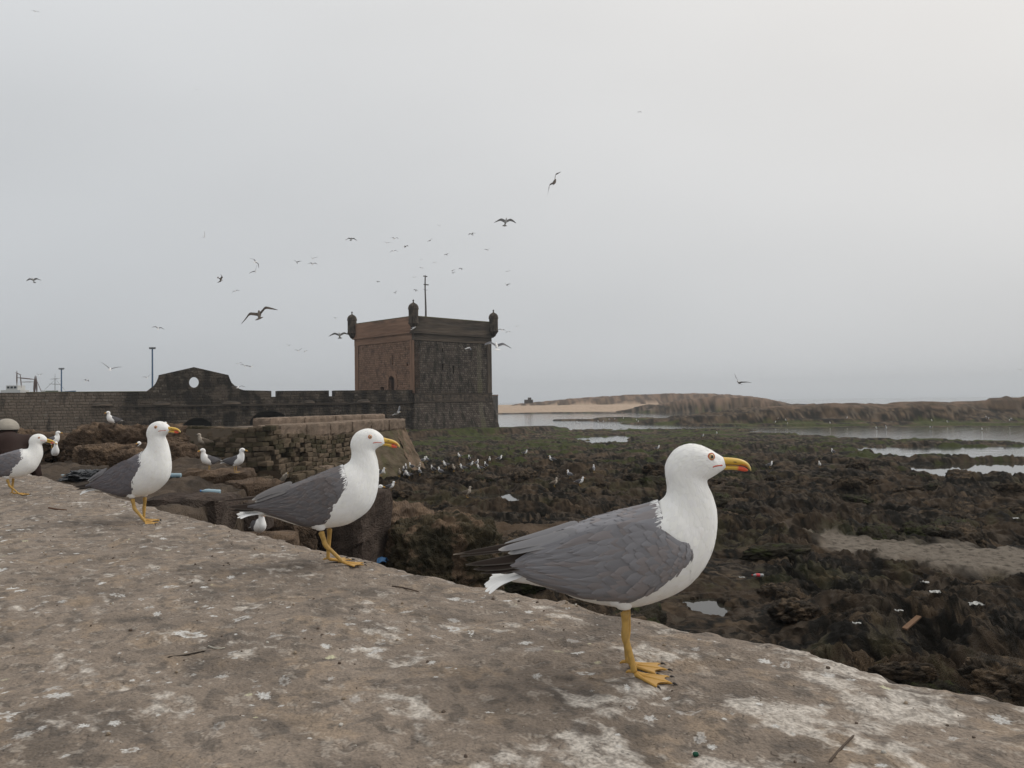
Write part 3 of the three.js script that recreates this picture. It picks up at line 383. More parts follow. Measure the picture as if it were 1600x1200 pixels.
    part('net_drum', new THREE.CylinderGeometry(0.4, 0.4, 2.0, 12).rotateZ(Math.PI / 2).translate(4.8, 0.2, 0), stdMat({ color: rgb(0.05, 0.06, 0.04) }), t); }
  { const b = at(86, 612, 160), t = thing('moored_boat', 'thin pale mast with crossbars of a boat moored behind the rampart', 'boat', null, new THREE.Vector3(b.x, b.y, b.z));
    part('mast', [rod(0, -1, 0, 3.6, 0, 0.07), rod(-1.3, 1.6, 1.2, 1.4, 0, 0.05), rod(-1.0, 2.5, 1.0, 2.6, 0, 0.05), rod(-2.4, 0.1, 0, 2.4, 0, 0.03), rod(2.2, 0, 0, 2.6, 0, 0.03)], grey, t); part('cabin', box(3.4, 0.7, 1.8, -0.6, -0.1, 0), white, t); part('hull', new THREE.CylinderGeometry(1.2, 0.8, 7, 12, 1).rotateZ(Math.PI / 2).scale(1, 0.9, 0.9).translate(0, -1.4, 0), blue, t); }
  { const b = at(774, 632, 330), t = thing('ruined_hut', 'small square stone ruin beside the foot of the tower', 'hut', null, new THREE.Vector3(b.x, SEA - 0.3, b.z)); part('wall', box(2.2, 7.7, 2.2, 0, 3.85, 0), M_rdark, t); part('parapet', box(2.4, 0.4, 2.4, 0, 7.6, 0), M_rred, t); }
  { const b = at(826, 627, 425), y = shoreH(b.x, b.z), t = thing('beach_ruin', 'low broken stone ruin on the far end of the sandy beach', 'ruin', null, new THREE.Vector3(b.x, Math.max(y, -1) - 0.4, b.z)); part('wall', box(4.6, 2.2, 3, 0, 1.1, 0), M_rdark, t); part('wall', box(1.8, 1.2, 2.2, 0.5, 2.7, 0), M_rdark, t); }
}

// ---------------------------------------------------------------- rocks, the ruined quay and its rubble
const rockTex = tex(512, 512, (x, y) => { const th = x * 2 * Math.PI, ph = y * 2 * Math.PI, w = (s, a) => N3(Math.cos(th) * s + a, Math.sin(th) * s + Math.cos(ph) * s, Math.sin(ph) * s - a); return clamp(0.5 + 0.3 * w(3, 0) + 0.25 * w(8, 5) + 0.2 * w(20, 3)); }, false);
const M_rock = dullMat({ vertexColors: true, roughness: 0.92, bumpMap: rockTex, bumpScale: 0.05 }), M_stone = dullMat({ vertexColors: true, roughness: 0.94, bumpMap: rockTex, bumpScale: 0.02 });
function rockGeo(seed, sx, sy, sz, { detail = 22, rough = 0.35, cols = [[0.03, 0.025, 0.018], [0.10, 0.075, 0.052], [0.17, 0.12, 0.08]], boxy = 0.5, fine = 1 } = {}) {
  const g0 = new THREE.IcosahedronGeometry(1, detail); g0.deleteAttribute('uv'); g0.deleteAttribute('normal'); const g = mergeVertices(g0, 1e-5), p = g.attributes.position, n = p.count, c = new Float32Array(n * 3), uv = new Float32Array(n * 2);
  for (let i = 0; i < n; i++) {
    let x = p.getX(i), y = p.getY(i), z = p.getZ(i); const q = 1 / Math.pow(Math.pow(Math.abs(x), 2 + boxy * 6) + Math.pow(Math.abs(y), 2 + boxy * 6) + Math.pow(Math.abs(z), 2 + boxy * 6), 1 / (2 + boxy * 6)), k = lerp(1, q, boxy * 0.85);
    x *= k; y *= k; z *= k; const X = x * sx, Y = y * sy, Z = z * sz, s = seed * 17.3;
    const d = rough * (0.55 * N3(X * 0.9 + s, Y * 0.9, Z * 0.9) + 0.40 * (Math.abs(N3(X * 1.9, Y * 1.9 + s, Z * 1.9)) * 1.6 - 0.5) + fine * (0.22 * (Math.abs(N3(X * 4.5, Y * 4.5 + s, Z * 4.5)) * 1.6 - 0.5) + 0.14 * (Math.abs(N3(X * 10, Y * 10, Z * 10 + s)) * 1.6 - 0.5) + 0.07 * N3(X * 23, Y * 23, Z * 23 + s)));
    const m = Math.min(sx, sy, sz); const f = 1 + d * 0.9; p.setXYZ(i, X * (1 + d * m / sx), Y * (1 + d * m / sy * 0.8), Z * (1 + d * m / sz));
    const a = clamp(0.5 + 0.55 * N3(X * 1.3 + s, Y * 1.3, Z * 1.3) + 0.4 * N3(X * 5, Y * 5 + s, Z * 5) + 0.25 * N3(X * 16, Y * 16, Z * 16)), b = sst(0.1, 0.55, N3(X * 1.7, Y * 0.8 - s, Z * 1.7) + 0.4 * N3(X * 8, Y * 8 - s, Z * 8)); const w = mix3(mix3(cols[0], cols[1], a), cols[2], b * 0.8); c.set(w, i * 3); uv.set([(X + 0.6 * Z) / 1.1, (Y + 0.35 * Z) / 1.1], i * 2);
  }
  g.setAttribute('color', new THREE.BufferAttribute(c, 3)); g.setAttribute('uv', new THREE.BufferAttribute(uv, 2)); g.computeVertexNormals(); return g;
}
function blockGeo(seed, w, h, d, cols, amp = 0.02) {
  const g = new THREE.BoxGeometry(w, h, d, Math.max(3, Math.round(w / 0.12)), Math.max(3, Math.round(h / 0.12)), Math.max(3, Math.round(d / 0.12))); g.deleteAttribute('normal'); g.deleteAttribute('uv'); const m = mergeVertices(g, 1e-5), p = m.attributes.position, c = new Float32Array(p.count * 3), uv = new Float32Array(p.count * 2);
  for (let i = 0; i < p.count; i++) { let x = p.getX(i), y = p.getY(i), z = p.getZ(i); const b = (q, hw) => sst(hw - 0.001, hw + 0.001, Math.abs(q) + 0.0011), e = b(x, w / 2) + b(y, h / 2) + b(z, d / 2), s = seed * 7.1; const k = e > 1.5 ? 0.025 + 0.05 * Math.max(0, N3(x * 2.3 + s, y * 2.3, z * 2.3)) : 0; p.setXYZ(i, x - Math.sign(x) * k * b(x, w / 2) + amp * N3(x * 3 + s, y * 3, z * 3), y - Math.sign(y) * k * b(y, h / 2) + amp * N3(x * 3, y * 3 + s, z * 3), z - Math.sign(z) * k * b(z, d / 2) + amp * N3(x * 3, y * 3, z * 3 + s) + amp * 0.6 * N3(x * 9, y * 9, z * 9 + s));
    const a = clamp(0.5 + 0.5 * N3(x * 1.4 + s, y * 1.4, z * 1.4) + 0.35 * N3(x * 6, y * 6 + s, z * 6)), q = sst(0.15, 0.6, N3(x * 1.9 + 5, y * 0.8 + s, z * 1.9) + 0.3 * N3(x * 9, y * 9, z * 9)); c.set(mix3(mix3(cols[0], cols[1], a), cols[2], q * 0.7), i * 3); uv.set([(x + 0.6 * z) / 1.1, (y + 0.35 * z) / 1.1], i * 2); }
  m.setAttribute('color', new THREE.BufferAttribute(c, 3)); m.setAttribute('uv', new THREE.BufferAttribute(uv, 2)); const o = m.toNonIndexed(); o.computeVertexNormals(); return o;
}
const RED = [[0.085, 0.062, 0.050], [0.15, 0.112, 0.087], [0.20, 0.15, 0.11]], BANK = [[0.07, 0.048, 0.033], [0.155, 0.108, 0.075], [0.21, 0.145, 0.095]], MOSSY = [[0.030, 0.026, 0.015], [0.075, 0.058, 0.034], [0.17, 0.115, 0.075]];
function rock(px, py, depth, w, h, d, seed, label, o = {}, turn = 0) { const c = at(px, py, depth), m = solo(o.name || 'boulder', o.boxy >= 0.8 && o.cat !== 'boulder' && o.name ? blockGeo(seed, w, h, d, o.cols, 0.025 + 0.1 * (o.rough || 0)) : rockGeo(seed, w / 2, h / 2, d / 2, o), M_rock, label, o.cat || 'boulder', o.group); m.position.copy(c); m.rotation.set(o.tilt || 0, turn, o.roll || 0); return m; }
rock(688, 897, 15.6, 2.3, 2.3, 2.0, 3, 'large rounded mossy boulder with tan crust behind the wall edge', { cols: MOSSY, boxy: 0.6, rough: 0.2, detail: 44 }, 0.3);
rock(628, 836, 17.2, 1.5, 1.2, 1.6, 8, 'tan weathered rock just above the mossy boulder', { cols: BANK, boxy: 0.3, detail: 26 }, 0.9);
rock(512, 845, 15.2, 2.1, 1.9, 1.3, 5, 'dark reddish concrete block standing behind the walking gull', { cols: [[0.055, 0.040, 0.032], [0.10, 0.074, 0.06], [0.13, 0.10, 0.08]], boxy: 1, rough: 0.07, fine: 0.8, detail: 26, name: 'concrete_block', cat: 'block' }, -0.35);
rock(300, 802, 11.6, 1.15, 0.52, 0.8, 12, 'long dark quay stone under the dirt ledge nearest the wall edge', { cols: [[0.06, 0.045, 0.037], [0.11, 0.082, 0.067], [0.14, 0.11, 0.09]], boxy: 1, rough: 0.07, name: 'quay_stone', cat: 'stone', group: 'stones of the dirt ledge' }, -0.12);
rock(383, 806, 12.3, 0.75, 0.5, 0.8, 13, 'short dark quay stone under the ledge beside the resting gull', { cols: [[0.06, 0.045, 0.037], [0.11, 0.082, 0.067], [0.14, 0.11, 0.09]], boxy: 0.9, rough: 0.1, name: 'quay_stone', cat: 'stone', group: 'stones of the dirt ledge' }, 0.1);
rock(398, 880, 10.6, 1.1, 0.75, 0.8, 14, 'broken brown stone under the resting gull', { cols: BANK, boxy: 0.8, rough: 0.16, name: 'quay_stone', cat: 'stone', group: 'stones of the dirt ledge' }, 0.2);
rock(452, 838, 13.8, 0.9, 0.9, 0.9, 15, 'dark wedge of stone between the ledge and the concrete block', { cols: BANK, boxy: 0.7, rough: 0.2, name: 'quay_stone', cat: 'stone', group: 'stones of the dirt ledge' }, 0.5);
{ // the eroded rubble bank behind the ledge
  const L = ['brown eroded rock mass with the upright gull on its top', 'pitted brown rubble rock behind the neck of the third gull', 'low crumbling rock at the end of the rubble bank beside the quay', 'reddish rubble rock between the first gulls heads', 'grey brown rubble block at the far end of the bank', 'flat rubble rock behind the black plastic bag', 'undercut rubble rock beside the black plastic bag', 'low rubble rock behind the seated man'];
  [[205, 700, 21.4, 2.6, 1.15, 2.0], [252, 716, 20.4, 1.5, 0.75, 1.3], [282, 722, 21.5, 1.0, 0.6, 1.2], [130, 703, 22.6, 2.2, 0.8, 1.8], [72, 700, 23.4, 2.2, 0.75, 1.8], [165, 716, 19.6, 1.3, 0.6, 1.0], [218, 726, 18.2, 1.1, 0.62, 1.0], [20, 700, 21.5, 2.2, 0.9, 1.6]].forEach((a, i) => rock(...a, 30 + i, L[i], { cols: BANK, boxy: 0.85, rough: 0.40, fine: 1.1, detail: 34, group: 'rubble bank rocks' }, i * 0.8));
  [[338, 747, 15.2, 1.3, 0.3, 0.9, 'flat stone step under the two standing gulls'], [398, 764, 14.0, 0.8, 0.3, 0.8, 'broken stone step end beside the landing young gull'], [452, 775, 15.5, 0.9, 0.34, 0.9, 'low brown rock under the landing young gull']].forEach(([x, y, d, w, h, e, l], i) => rock(x, y, d, w, h, e, 50 + i, l, { cols: BANK, boxy: 0.8, rough: 0.2, detail: 22, name: 'step_stone', cat: 'stone', group: 'step stones on the ledge' }, i * 0.5 + 0.2));
}
{
  const A = [-15.2, -35.4], B = [-10.3, -33.5], C = [-6.2, -46.9], q = thing('ruined_quay', 'ruined quay of tilted stone courses with smooth coping and battered end', 'quay');
  const faces = [[A, B], [B, C]].map(([p, r]) => { const l = Math.hypot(r[0] - p[0], r[1] - p[1]), d = [(r[0] - p[0]) / l, (r[1] - p[1]) / l]; return { p, d, l, n: [-d[1], d[0]] }; });
  const place = (f, a, out, y) => [f.p[0] + f.d[0] * a + f.n[0] * out, y, f.p[1] + f.d[1] * a + f.n[1] * out];
  const core = (f, l0, l1, y0, y1, dep, back) => { const P = []; for (const [a, o, y] of [[l0, 0.55, y0], [l1, 0.55, y0], [l1, 0, y1], [l0, 0, y1]]) P.push(place(f, a, o - 0.38, y)); for (const [a, y] of [[l0, y0], [l1, y0], [l1, y1], [l0, y1]]) P.push(place(f, a, -dep, y)); const g = new THREE.BufferGeometry(); g.setAttribute('position', new THREE.Float32BufferAttribute(P.flat(), 3)); g.setIndex([0, 1, 2, 0, 2, 3, 3, 2, 6, 3, 6, 7, 1, 5, 6, 1, 6, 2, 4, 0, 3, 4, 3, 7, 5, 4, 7, 5, 7, 6]); const ng = g.toNonIndexed(); ng.computeVertexNormals(); return ng; };
  const M_core = stdMat({ color: rgb(0.135, 0.104, 0.074), roughness: 1 });
  part('core', core(faces[0], -4.2, faces[0].l - 0.6, -3.6, -0.5, 3), M_core, q); part('core', core(faces[1], 0, faces[1].l, -4.0, -0.5, 4), M_core, q);
  const vars = []; for (let k = 0; k < 10; k++) { const g = new THREE.BoxGeometry(1, 1, 1, 3, 2, 2), p = g.attributes.position, c = new Float32Array(p.count * 3), t = rnd(), base = mix3([0.10, 0.078, 0.052], [0.21, 0.158, 0.108], t), wv = k < 3 ? mix3(base, [0.06, 0.055, 0.028], 0.6) : base; for (let i = 0; i < p.count; i++) { const x = p.getX(i), y = p.getY(i), z = p.getZ(i), e = (Math.abs(x) > 0.45) + (Math.abs(y) > 0.45) + (Math.abs(z) > 0.45), r = e > 1 ? 0.9 : 1; p.setXYZ(i, x * r + 0.07 * N3(x * 3 + k * 9, y * 3, z * 3), y * r + 0.1 * N3(x * 3, y * 3 + k * 9, z * 3), z * (e > 1 ? 0.93 : 1) + 0.1 * N3(x * 3, y * 3, z * 3 + k * 9)); const v = 1 + 0.3 * N3(x * 2, y * 3 + k, z); c.set([wv[0] * v, wv[1] * v, wv[2] * v], i * 3); } g.setAttribute('color', new THREE.BufferAttribute(c, 3)); g.computeVertexNormals(); vars.push(g); }
  const X = new THREE.Vector3(), Y = new THREE.Vector3(0, 1, 0), Z = new THREE.Vector3(), mt = new THREE.Matrix4();
  for (const [fi, f] of faces.entries()) for (let row = 0; row < 11; row++) {
    const ch = 0.205, y = -0.5 - row * ch, lim = fi ? 7.6 - 0.12 * row : f.l; let a = fi ? 0.05 : -3.6; a += hash(row, fi) * 0.3;
    if (fi && row < 2) { a = 0.0; }
    while (a < lim) {
      const len = 0.30 + 0.32 * rnd(), skip = (fi && row < 2 && a > 0.8) || rnd() < 0.03, deep = ((fi && Math.hypot((a - 1.4) / 0.9, (row - 6.5) / 2.0) < 1) || (!fi && Math.hypot((a - f.l + 0.3) / 0.6, (row - 8.5) / 1.6) < 1)) ? R(-0.36, -0.12) : 0;
      if (!skip) { const bat = 0.55 * (row / 11), sag = (fi ? 0.10 * Math.sin(a * 0.9 + 0.4) - 0.02 * a : 0.05 * Math.sin(a * 1.3)) , s = part('stone', vars[Math.floor(rnd() * 10)], M_stone, q); const c = place(f, a + len / 2, bat - 0.08 + deep + R(-0.05, 0.05), y + sag + R(-0.012, 0.012)); s.position.set(...c); s.rotation.set(0, Math.atan2(-f.d[1], f.d[0]) + R(-0.05, 0.05), R(-0.035, 0.035) + (fi ? 0.03 : 0)); s.scale.set(len * 0.985, ch * R(0.88, 1.02), 0.42); }
      a += len;
    }
  }
  const cop = (n, f, a0, a1, o, y0, y1, dep, seed, cols) => { const g = blockGeo(seed, a1 - a0, y1 - y0, dep, cols, 0.02), m = part(n, g, M_stone, q), c = place(f, (a0 + a1) / 2, o - dep / 2, (y0 + y1) / 2); m.position.set(...c); m.rotation.y = Math.atan2(-f.d[1], f.d[0]); return m; };
  const TANB = [[0.15, 0.115, 0.085], [0.235, 0.178, 0.135], [0.28, 0.21, 0.16]];
  for (let k = 0; k < 6; k++) cop('coping_block', faces[1], 0.9 + k * 2.12, 0.9 + (k + 1) * 2.12 - 0.03, 0.16 + 0.02 * (k % 2), -1.02, -0.36 - 0.012 * (k % 3), 1.3, 60 + k, TANB);
  for (let k = 0; k < 4; k++) cop('parapet_block', faces[1], 2.2 + k * 2.9, 2.2 + (k + 1) * 2.9 - 0.03, -1.2, -0.6, -0.08 - 0.01 * k, 1.0, 70 + k, TANB);
  // sloping roll of dressed stone at the foot of the receding face, and the battered end
  for (let k = 0; k < 9; k++) { const m = cop('foot_stone', faces[1], 0.9 + k * 0.8, 0.9 + (k + 1) * 0.8 - 0.03, 0.95, -3.2 + 0.02 * k, -2.45 + 0.05 * k, 0.8, 90 + k, k === 3 ? TANB : [[0.07, 0.055, 0.036], [0.13, 0.1, 0.066], [0.17, 0.125, 0.085]]); m.rotateX(0.0); }
  const f = faces[1], endG = (a0, a1, o1, y1, cols, seed, flare) => { const g = gridGeo(26, 26, (u, v) => { const yy = lerp(-4.0, y1, v), o = lerp(o1, 0.18, v) * (1 - 0.15 * v), al = lerp(a0, a1 + flare * (1 - v), u), round = sst(0.6, 1, u) * 0.6 * (flare > 1 ? 1 : 0); return place(f, al, o - round + 0.06 * N2(u * 5 + seed, v * 5) + 0.03 * N2(u * 17 + seed, v * 17), yy); }); paint(g, (x, y, z) => mix3(mix3(cols[0], cols[1], clamp(0.5 + 0.6 * N3(x * 0.8, y * 0.9, z * 0.8) + 0.3 * N3(x * 4, y * 5, z * 4))), cols[2], sst(0.1, 0.6, N3(x * 1.3 + 9, y * 0.5, z * 1.3)))); return g; };
  part('buttress', endG(7.2, 12.9, 1.42, -1.0, [[0.075, 0.06, 0.037], [0.135, 0.105, 0.072], [0.09, 0.08, 0.042]], 1, 0.4), M_stone, q).userData.label = 'mossy battered buttress of the quay end';
  part('buttress_end', endG(12.3, 14.2, 1.45, -0.95, [[0.13, 0.095, 0.066], [0.21, 0.15, 0.105], [0.12, 0.09, 0.06]], 4, 1.3), M_stone, q).userData.label = 'tan rounded end of the quay';
  { const g = gridGeo(10, 26, (u, v) => { const yy = lerp(-4.0, -0.95, v), o = lerp(1.45, 0.18, v) * (1 - 0.15 * v) - 0.6, al = 14.2 + 1.3 * (1 - v); return place(f, al + 0.3 * Math.sin(u * 1.57), lerp(o, -4, u), yy); }); paint(g, [0.15, 0.11, 0.08]); part('buttress_end', g, M_stone, q); }
  { const g = gridGeo(10, 4, (u, v) => place(f, lerp(7.2, 14.2, u), lerp(0.18, -3, v), -0.96)); paint(g, [0.17, 0.13, 0.095]); part('quay_top', g, M_stone, q); }
}

{ // outcrops of the bedrock, parts of the shore
  const shoreMesh = scene.getObjectByName('rocky_shore'), DARK = [[0.020, 0.0165, 0.012], [0.082, 0.060, 0.040], [0.16, 0.112, 0.070]], GRN = [[0.018, 0.016, 0.010], [0.055, 0.045, 0.028], [0.055, 0.062, 0.02]], vs = [];
  for (let k = 0; k < 9; k++) vs.push(rockGeo(200 + k, 1, 0.62, 0.85, { boxy: 0.35 + 0.3 * (k % 3) / 2, rough: 0.42, detail: 20, cols: k % 3 === 2 ? GRN : DARK }));
  const ro = mulberry(99), RR = (a, b) => a + (b - a) * ro();
  for (let i = 0; i < 215; i++) { const near = i < 95, r = near ? RR(9.3, 19) : RR(18, 48), a = rad(near ? RR(-6, 43) : RR(-8, 38)), x = r * Math.sin(a), z = -r * Math.cos(a); const [h, sand, tan, ter] = shore(x, z); if (sand > 0.02 || ter > 0.1 || (a > rad(9) && a < rad(18) && r < 22) || (a > rad(19) && r > 13 && r < 24) || polyDist(WATERS[6].poly, x, z) < 0.9 || polyDist(WATERS[5].poly, x, z) < 1.2) continue; const s = near ? RR(0.22, 0.62) : RR(0.2, 0.7), m = part('outcrop', vs[i % 9], M_rock, shoreMesh); m.position.set(x, h + s * RR(-0.12, 0.12), z); m.rotation.set(RR(-0.25, 0.25), RR(0, 6.28), RR(-0.25, 0.25)); m.scale.set(s * RR(0.9, 1.5), s * RR(0.6, 1.0), s); }
}

// ---------------------------------------------------------------- gulls
const featherBump = tex(256, 512, (x, y) => { const th = y * 2 * Math.PI, s = N3(x * 26, Math.cos(th) * 9, Math.sin(th) * 9), b = N3(x * 60, Math.cos(th) * 26, Math.sin(th) * 26); return clamp(0.5 + 0.3 * s + 0.2 * b); }, false);
const M_plume = stdMat({ vertexColors: true, roughness: 0.85, bumpMap: featherBump, bumpScale: 0.0007 }), M_wing = dullMat({ vertexColors: true, roughness: 0.72 }), M_plain = dullMat({ vertexColors: true, roughness: 0.7 });
const M_bill = new THREE.MeshPhysicalMaterial({ vertexColors: true, roughness: 0.38, clearcoat: 0.25, clearcoatRoughness: 0.3 }), M_leg = stdMat({ vertexColors: true, roughness: 0.55 }), M_eye = new THREE.MeshPhysicalMaterial({ vertexColors: true, roughness: 0.08, clearcoat: 1 });
const WHITE = [0.86, 0.855, 0.84], GREY = [0.222, 0.224, 0.242], DARKG = [0.132, 0.128, 0.136], BLACK = [0.026, 0.018, 0.014], YEL = [0.62, 0.385, 0.05], REDB = [0.66, 0.075, 0.025], LEGC = [0.44, 0.265, 0.065];
const PROFILES = {
  alert: { k: 2326, ox: 870, oy: 1118, grey: GREY,
    body: [[330, 690, 330, 716, 22], [420, 640, 430, 727, 50], [520, 575, 540, 748, 82], [640, 505, 640, 787, 122], [760, 447, 760, 812, 152], [870, 407, 890, 819, 168], [960, 372, 1010, 786, 172], [1010, 350, 1120, 731, 163], [1038, 327, 1198, 652, 145], [1047, 310, 1245, 562, 123], [1050, 290, 1265, 470, 106], [1049, 268, 1266, 390, 95], [1046, 244, 1250, 322, 88], [1042, 214, 1229, 272, 85], [1045, 180, 1228, 249, 84], [1062, 143, 1245, 237, 84], [1095, 107, 1262, 227, 81], [1150, 87, 1277, 217, 74], [1205, 95, 1289, 210, 61], [1262, 124, 1300, 204, 42], [1302, 150, 1311, 198, 25]],
    billTop: [[1292, 147, 1288, 181, 25], [1325, 149, 1330, 182, 22], [1360, 153, 1368, 184, 18], [1390, 162, 1396, 190, 14], [1410, 177, 1412, 202, 9], [1420, 195, 1421, 213, 4]],
    billLow: [[1286, 182, 1284, 205, 22], [1325, 184, 1325, 204, 19], [1360, 186, 1362, 207, 16], [1388, 192, 1388, 212, 12], [1408, 203, 1406, 210, 5]],
    gape: [[1242, 187], [1262, 182], [1292, 181]], spot: [1384, 200, 27], nostril: [1345, 168], eye: [1238, 141, 17],
    wing: [[1158, 560, 1157, 588, 128], [1132, 514, 1120, 634, 150], [1082, 496, 1050, 692, 172], [1000, 440, 950, 757, 186], [900, 415, 850, 788, 190], [800, 425, 760, 778, 184], [700, 452, 670, 772, 168], [600, 490, 580, 745, 146], [500, 530, 470, 716, 116], [420, 570, 390, 682, 86], [345, 625, 335, 655, 60]],
    mantle: [[1008, 342, 1046, 515, 150], [960, 360, 1010, 545, 165], [880, 384, 900, 562, 172], [800, 402, 780, 566, 165], [700, 434, 670, 566, 146], [600, 474, 560, 574, 118], [500, 512, 470, 580, 84], [430, 545, 420, 578, 56]],
    primaries: [[[520, 560], [330, 605], [128, 636], 50, 60], [[500, 585], [320, 632], [165, 655], 44, 54], [[480, 600], [330, 650], [200, 672], 30, 34]], farPrimaries: [[[560, 520], [330, 560], [62, 598], 40, 46], [[540, 530], [330, 572], [95, 606], 26, 36]],
    tertials: [[[640, 468], [470, 514], [285, 562], 62, 30], [[610, 490], [460, 535], [330, 575], 66, 28]],
    tail: [[400, 672], [206, 728], 60, 90] },
  walk: { k: 2086, ox: 740, oy: 1062, grey: DARKG,
    body: [[150, 690, 152, 703, 15], [250, 642, 232, 707, 36], [340, 592, 350, 730, 60], [450, 535, 440, 765, 95], [560, 492, 540, 798, 128], [660, 457, 640, 814, 148], [750, 423, 740, 815, 156], [820, 394, 850, 795, 154], [850, 377, 950, 740, 145], [866, 361, 1010, 680, 128], [873, 346, 1045, 600, 110], [876, 330, 1060, 510, 95], [877, 310, 1062, 430, 84], [875, 288, 1052, 355, 76], [870, 262, 1038, 306, 74], [873, 230, 1040, 289, 74], [888, 195, 1050, 279, 74], [915, 165, 1060, 272, 72], [960, 145, 1070, 266, 67], [1010, 143, 1080, 263, 57], [1060, 165, 1091, 260, 42], [1098, 202, 1105, 254, 24]],
    billTop: [[1090, 203, 1080, 240, 23], [1125, 213, 1118, 243, 20], [1155, 221, 1152, 248, 17], [1183, 235, 1178, 258, 13], [1202, 254, 1196, 271, 8], [1210, 268, 1208, 281, 4]],
    billLow: [[1078, 241, 1070, 262, 20], [1115, 245, 1112, 264, 17], [1148, 250, 1145, 274, 15], [1172, 260, 1168, 280, 11], [1192, 273, 1190, 279, 5]],
    gape: [[1018, 240], [1045, 236], [1085, 240]], spot: [1172, 264, 26], nostril: [1128, 228], eye: [1001, 196, 14],
    wing: [[869, 560, 866, 592, 118], [832, 498, 838, 662, 142], [780, 468, 762, 744, 158], [700, 455, 680, 792, 164], [620, 478, 590, 800, 158], [530, 508, 510, 777, 142], [440, 545, 420, 742, 118], [350, 585, 330, 706, 90], [270, 620, 250, 677, 66], [195, 645, 188, 662, 46]],
    mantle: [[818, 388, 862, 530, 140], [780, 404, 830, 555, 148], [720, 428, 740, 575, 150], [640, 458, 640, 588, 140], [560, 488, 550, 596, 120], [470, 522, 450, 604, 94], [390, 550, 370, 612, 68], [320, 578, 300, 622, 46]],
    primaries: [[[380, 610], [220, 645], [58, 646], 60, 70], [[370, 625], [220, 660], [80, 672], 46, 54]], farPrimaries: [[[400, 585], [220, 600], [0, 612], 30, 26]],
    tertials: [[[470, 515], [340, 552], [222, 602], 56, 28], [[450, 535], [340, 575], [240, 615], 56, 28]],
    tail: [[300, 690], [112, 696], 46, 60] },
};
function variant(b, th, up, back, grey) {                       // the walking bird with its body tipped about the hip and its neck moved
  const w = (x, y) => sst(800, 880, x) * sst(640, 400, y), T = (x, y) => { const k = w(x, y), dx = x - 700, dy = y - 830; return [700 + dx * Math.cos(th) - dy * Math.sin(th) + back * k, 830 + dx * Math.sin(th) + dy * Math.cos(th) - up * k]; };
  const st = (l) => l.map(([a, c, d, e, f]) => [...T(a, c), ...T(d, e), f]), fe = (l) => l.map(([a, c, d, e, f]) => [T(...a), T(...c), T(...d), e, f]);
  return { ...b, grey: grey || b.grey, body: st(b.body), billTop: st(b.billTop), billLow: st(b.billLow), wing: st(b.wing), mantle: st(b.mantle), gape: b.gape.map((p) => T(...p)), spot: [...T(b.spot[0], b.spot[1]), b.spot[2]], nostril: T(...b.nostril), eye: [...T(b.eye[0], b.eye[1]), b.eye[2]], primaries: fe(b.primaries), farPrimaries: fe(b.farPrimaries), tertials: fe(b.tertials), tail: [T(...b.tail[0]), T(...b.tail[1]), b.tail[2], b.tail[3]] };
}
PROFILES.tall = variant(PROFILES.walk, -0.12, 14, -10); PROFILES.low = variant(PROFILES.walk, 0.07, -26, 20); PROFILES.hunched = variant(PROFILES.walk, -0.02, -62, -34);
function loft(P, st, rows, seg, { pw = 2.15, color, bump } = {}) {
  const g = gridGeo(rows, seg, (u, v) => { const s = catmull(st, u), a = v * 2 * Math.PI, ca = Math.cos(a), sa = Math.sin(a), e = 2 / pw, c = Math.sign(ca) * Math.pow(Math.abs(ca), e), z = Math.sign(sa) * Math.pow(Math.abs(sa), e), q = (u < 1e-6 || u > 1 - 1e-6) ? 0.3 : 1; const X = (s[0] + s[2]) / 2 + (s[0] - s[2]) / 2 * c * q, Y = (s[1] + s[3]) / 2 + (s[1] - s[3]) / 2 * c * q, Z = s[4] * z * q; let p = [(X - P.ox) / P.k, (P.oy - Y) / P.k, Z / P.k]; if (bump) p = bump(p, u, v); return p; });
  const n = g.attributes.normal, nv = seg + 1; for (let i = 0; i <= rows; i++) { const a = i * nv, b = a + seg; const x = n.getX(a) + n.getX(b), y = n.getY(a) + n.getY(b), z = n.getZ(a) + n.getZ(b), l = Math.hypot(x, y, z) || 1; n.setXYZ(a, x / l, y / l, z / l); n.setXYZ(b, x / l, y / l, z / l); }
  paint(g, color); return g;
}
function leafFeather(line, w0, w1, bend, col, tipCol, P, zOff, thick = 0.0014, lean = 0.5, sharp = 0) { // a long flight feather along a side-view line
  const pts = line.map(([x, y]) => [(x - P.ox) / P.k, (P.oy - y) / P.k]); const W0 = w0 / P.k, W1 = w1 / P.k;
  const f = (u, v, top) => { const c = catmull(pts, u), w = lerp(W0, W1, u) * 0.5 * Math.min(1, u * 6 + 0.4) * (sharp ? Math.max(0.08, 1 - Math.pow(clamp((u - 0.3) / 0.7), 1.7)) : Math.sqrt(Math.max(0.02, 1 - Math.pow(clamp((u - 0.7) / 0.3), 2)))), b = v * 2 - 1; return [c[0], c[1] + b * w * (1 - lean * 0.5) + top * thick * (1 - b * b), zOff(u) + b * w * -lean + top * thick]; };
  const top = gridGeo(14, 6, (u, v) => f(u, v, 1)), bot = gridGeo(14, 6, (u, v) => f(u, v, -1)); const g = merge([top, bot]); const x0 = pts[0][0], x1 = pts[pts.length - 1][0]; let i = 0; const uvA = g.attributes.uv;
  paint(g, (x, y, z, k) => { const u = uvA.getX(k), v = Math.abs(uvA.getY(k) * 2 - 1); let c = mix3(col, tipCol, sst(0.90, 0.97, u)); return mix3(c, mix3(c, [0.5, 0.47, 0.42], 0.22), v > 0.9 ? 0.6 : 0); }); return g;
}
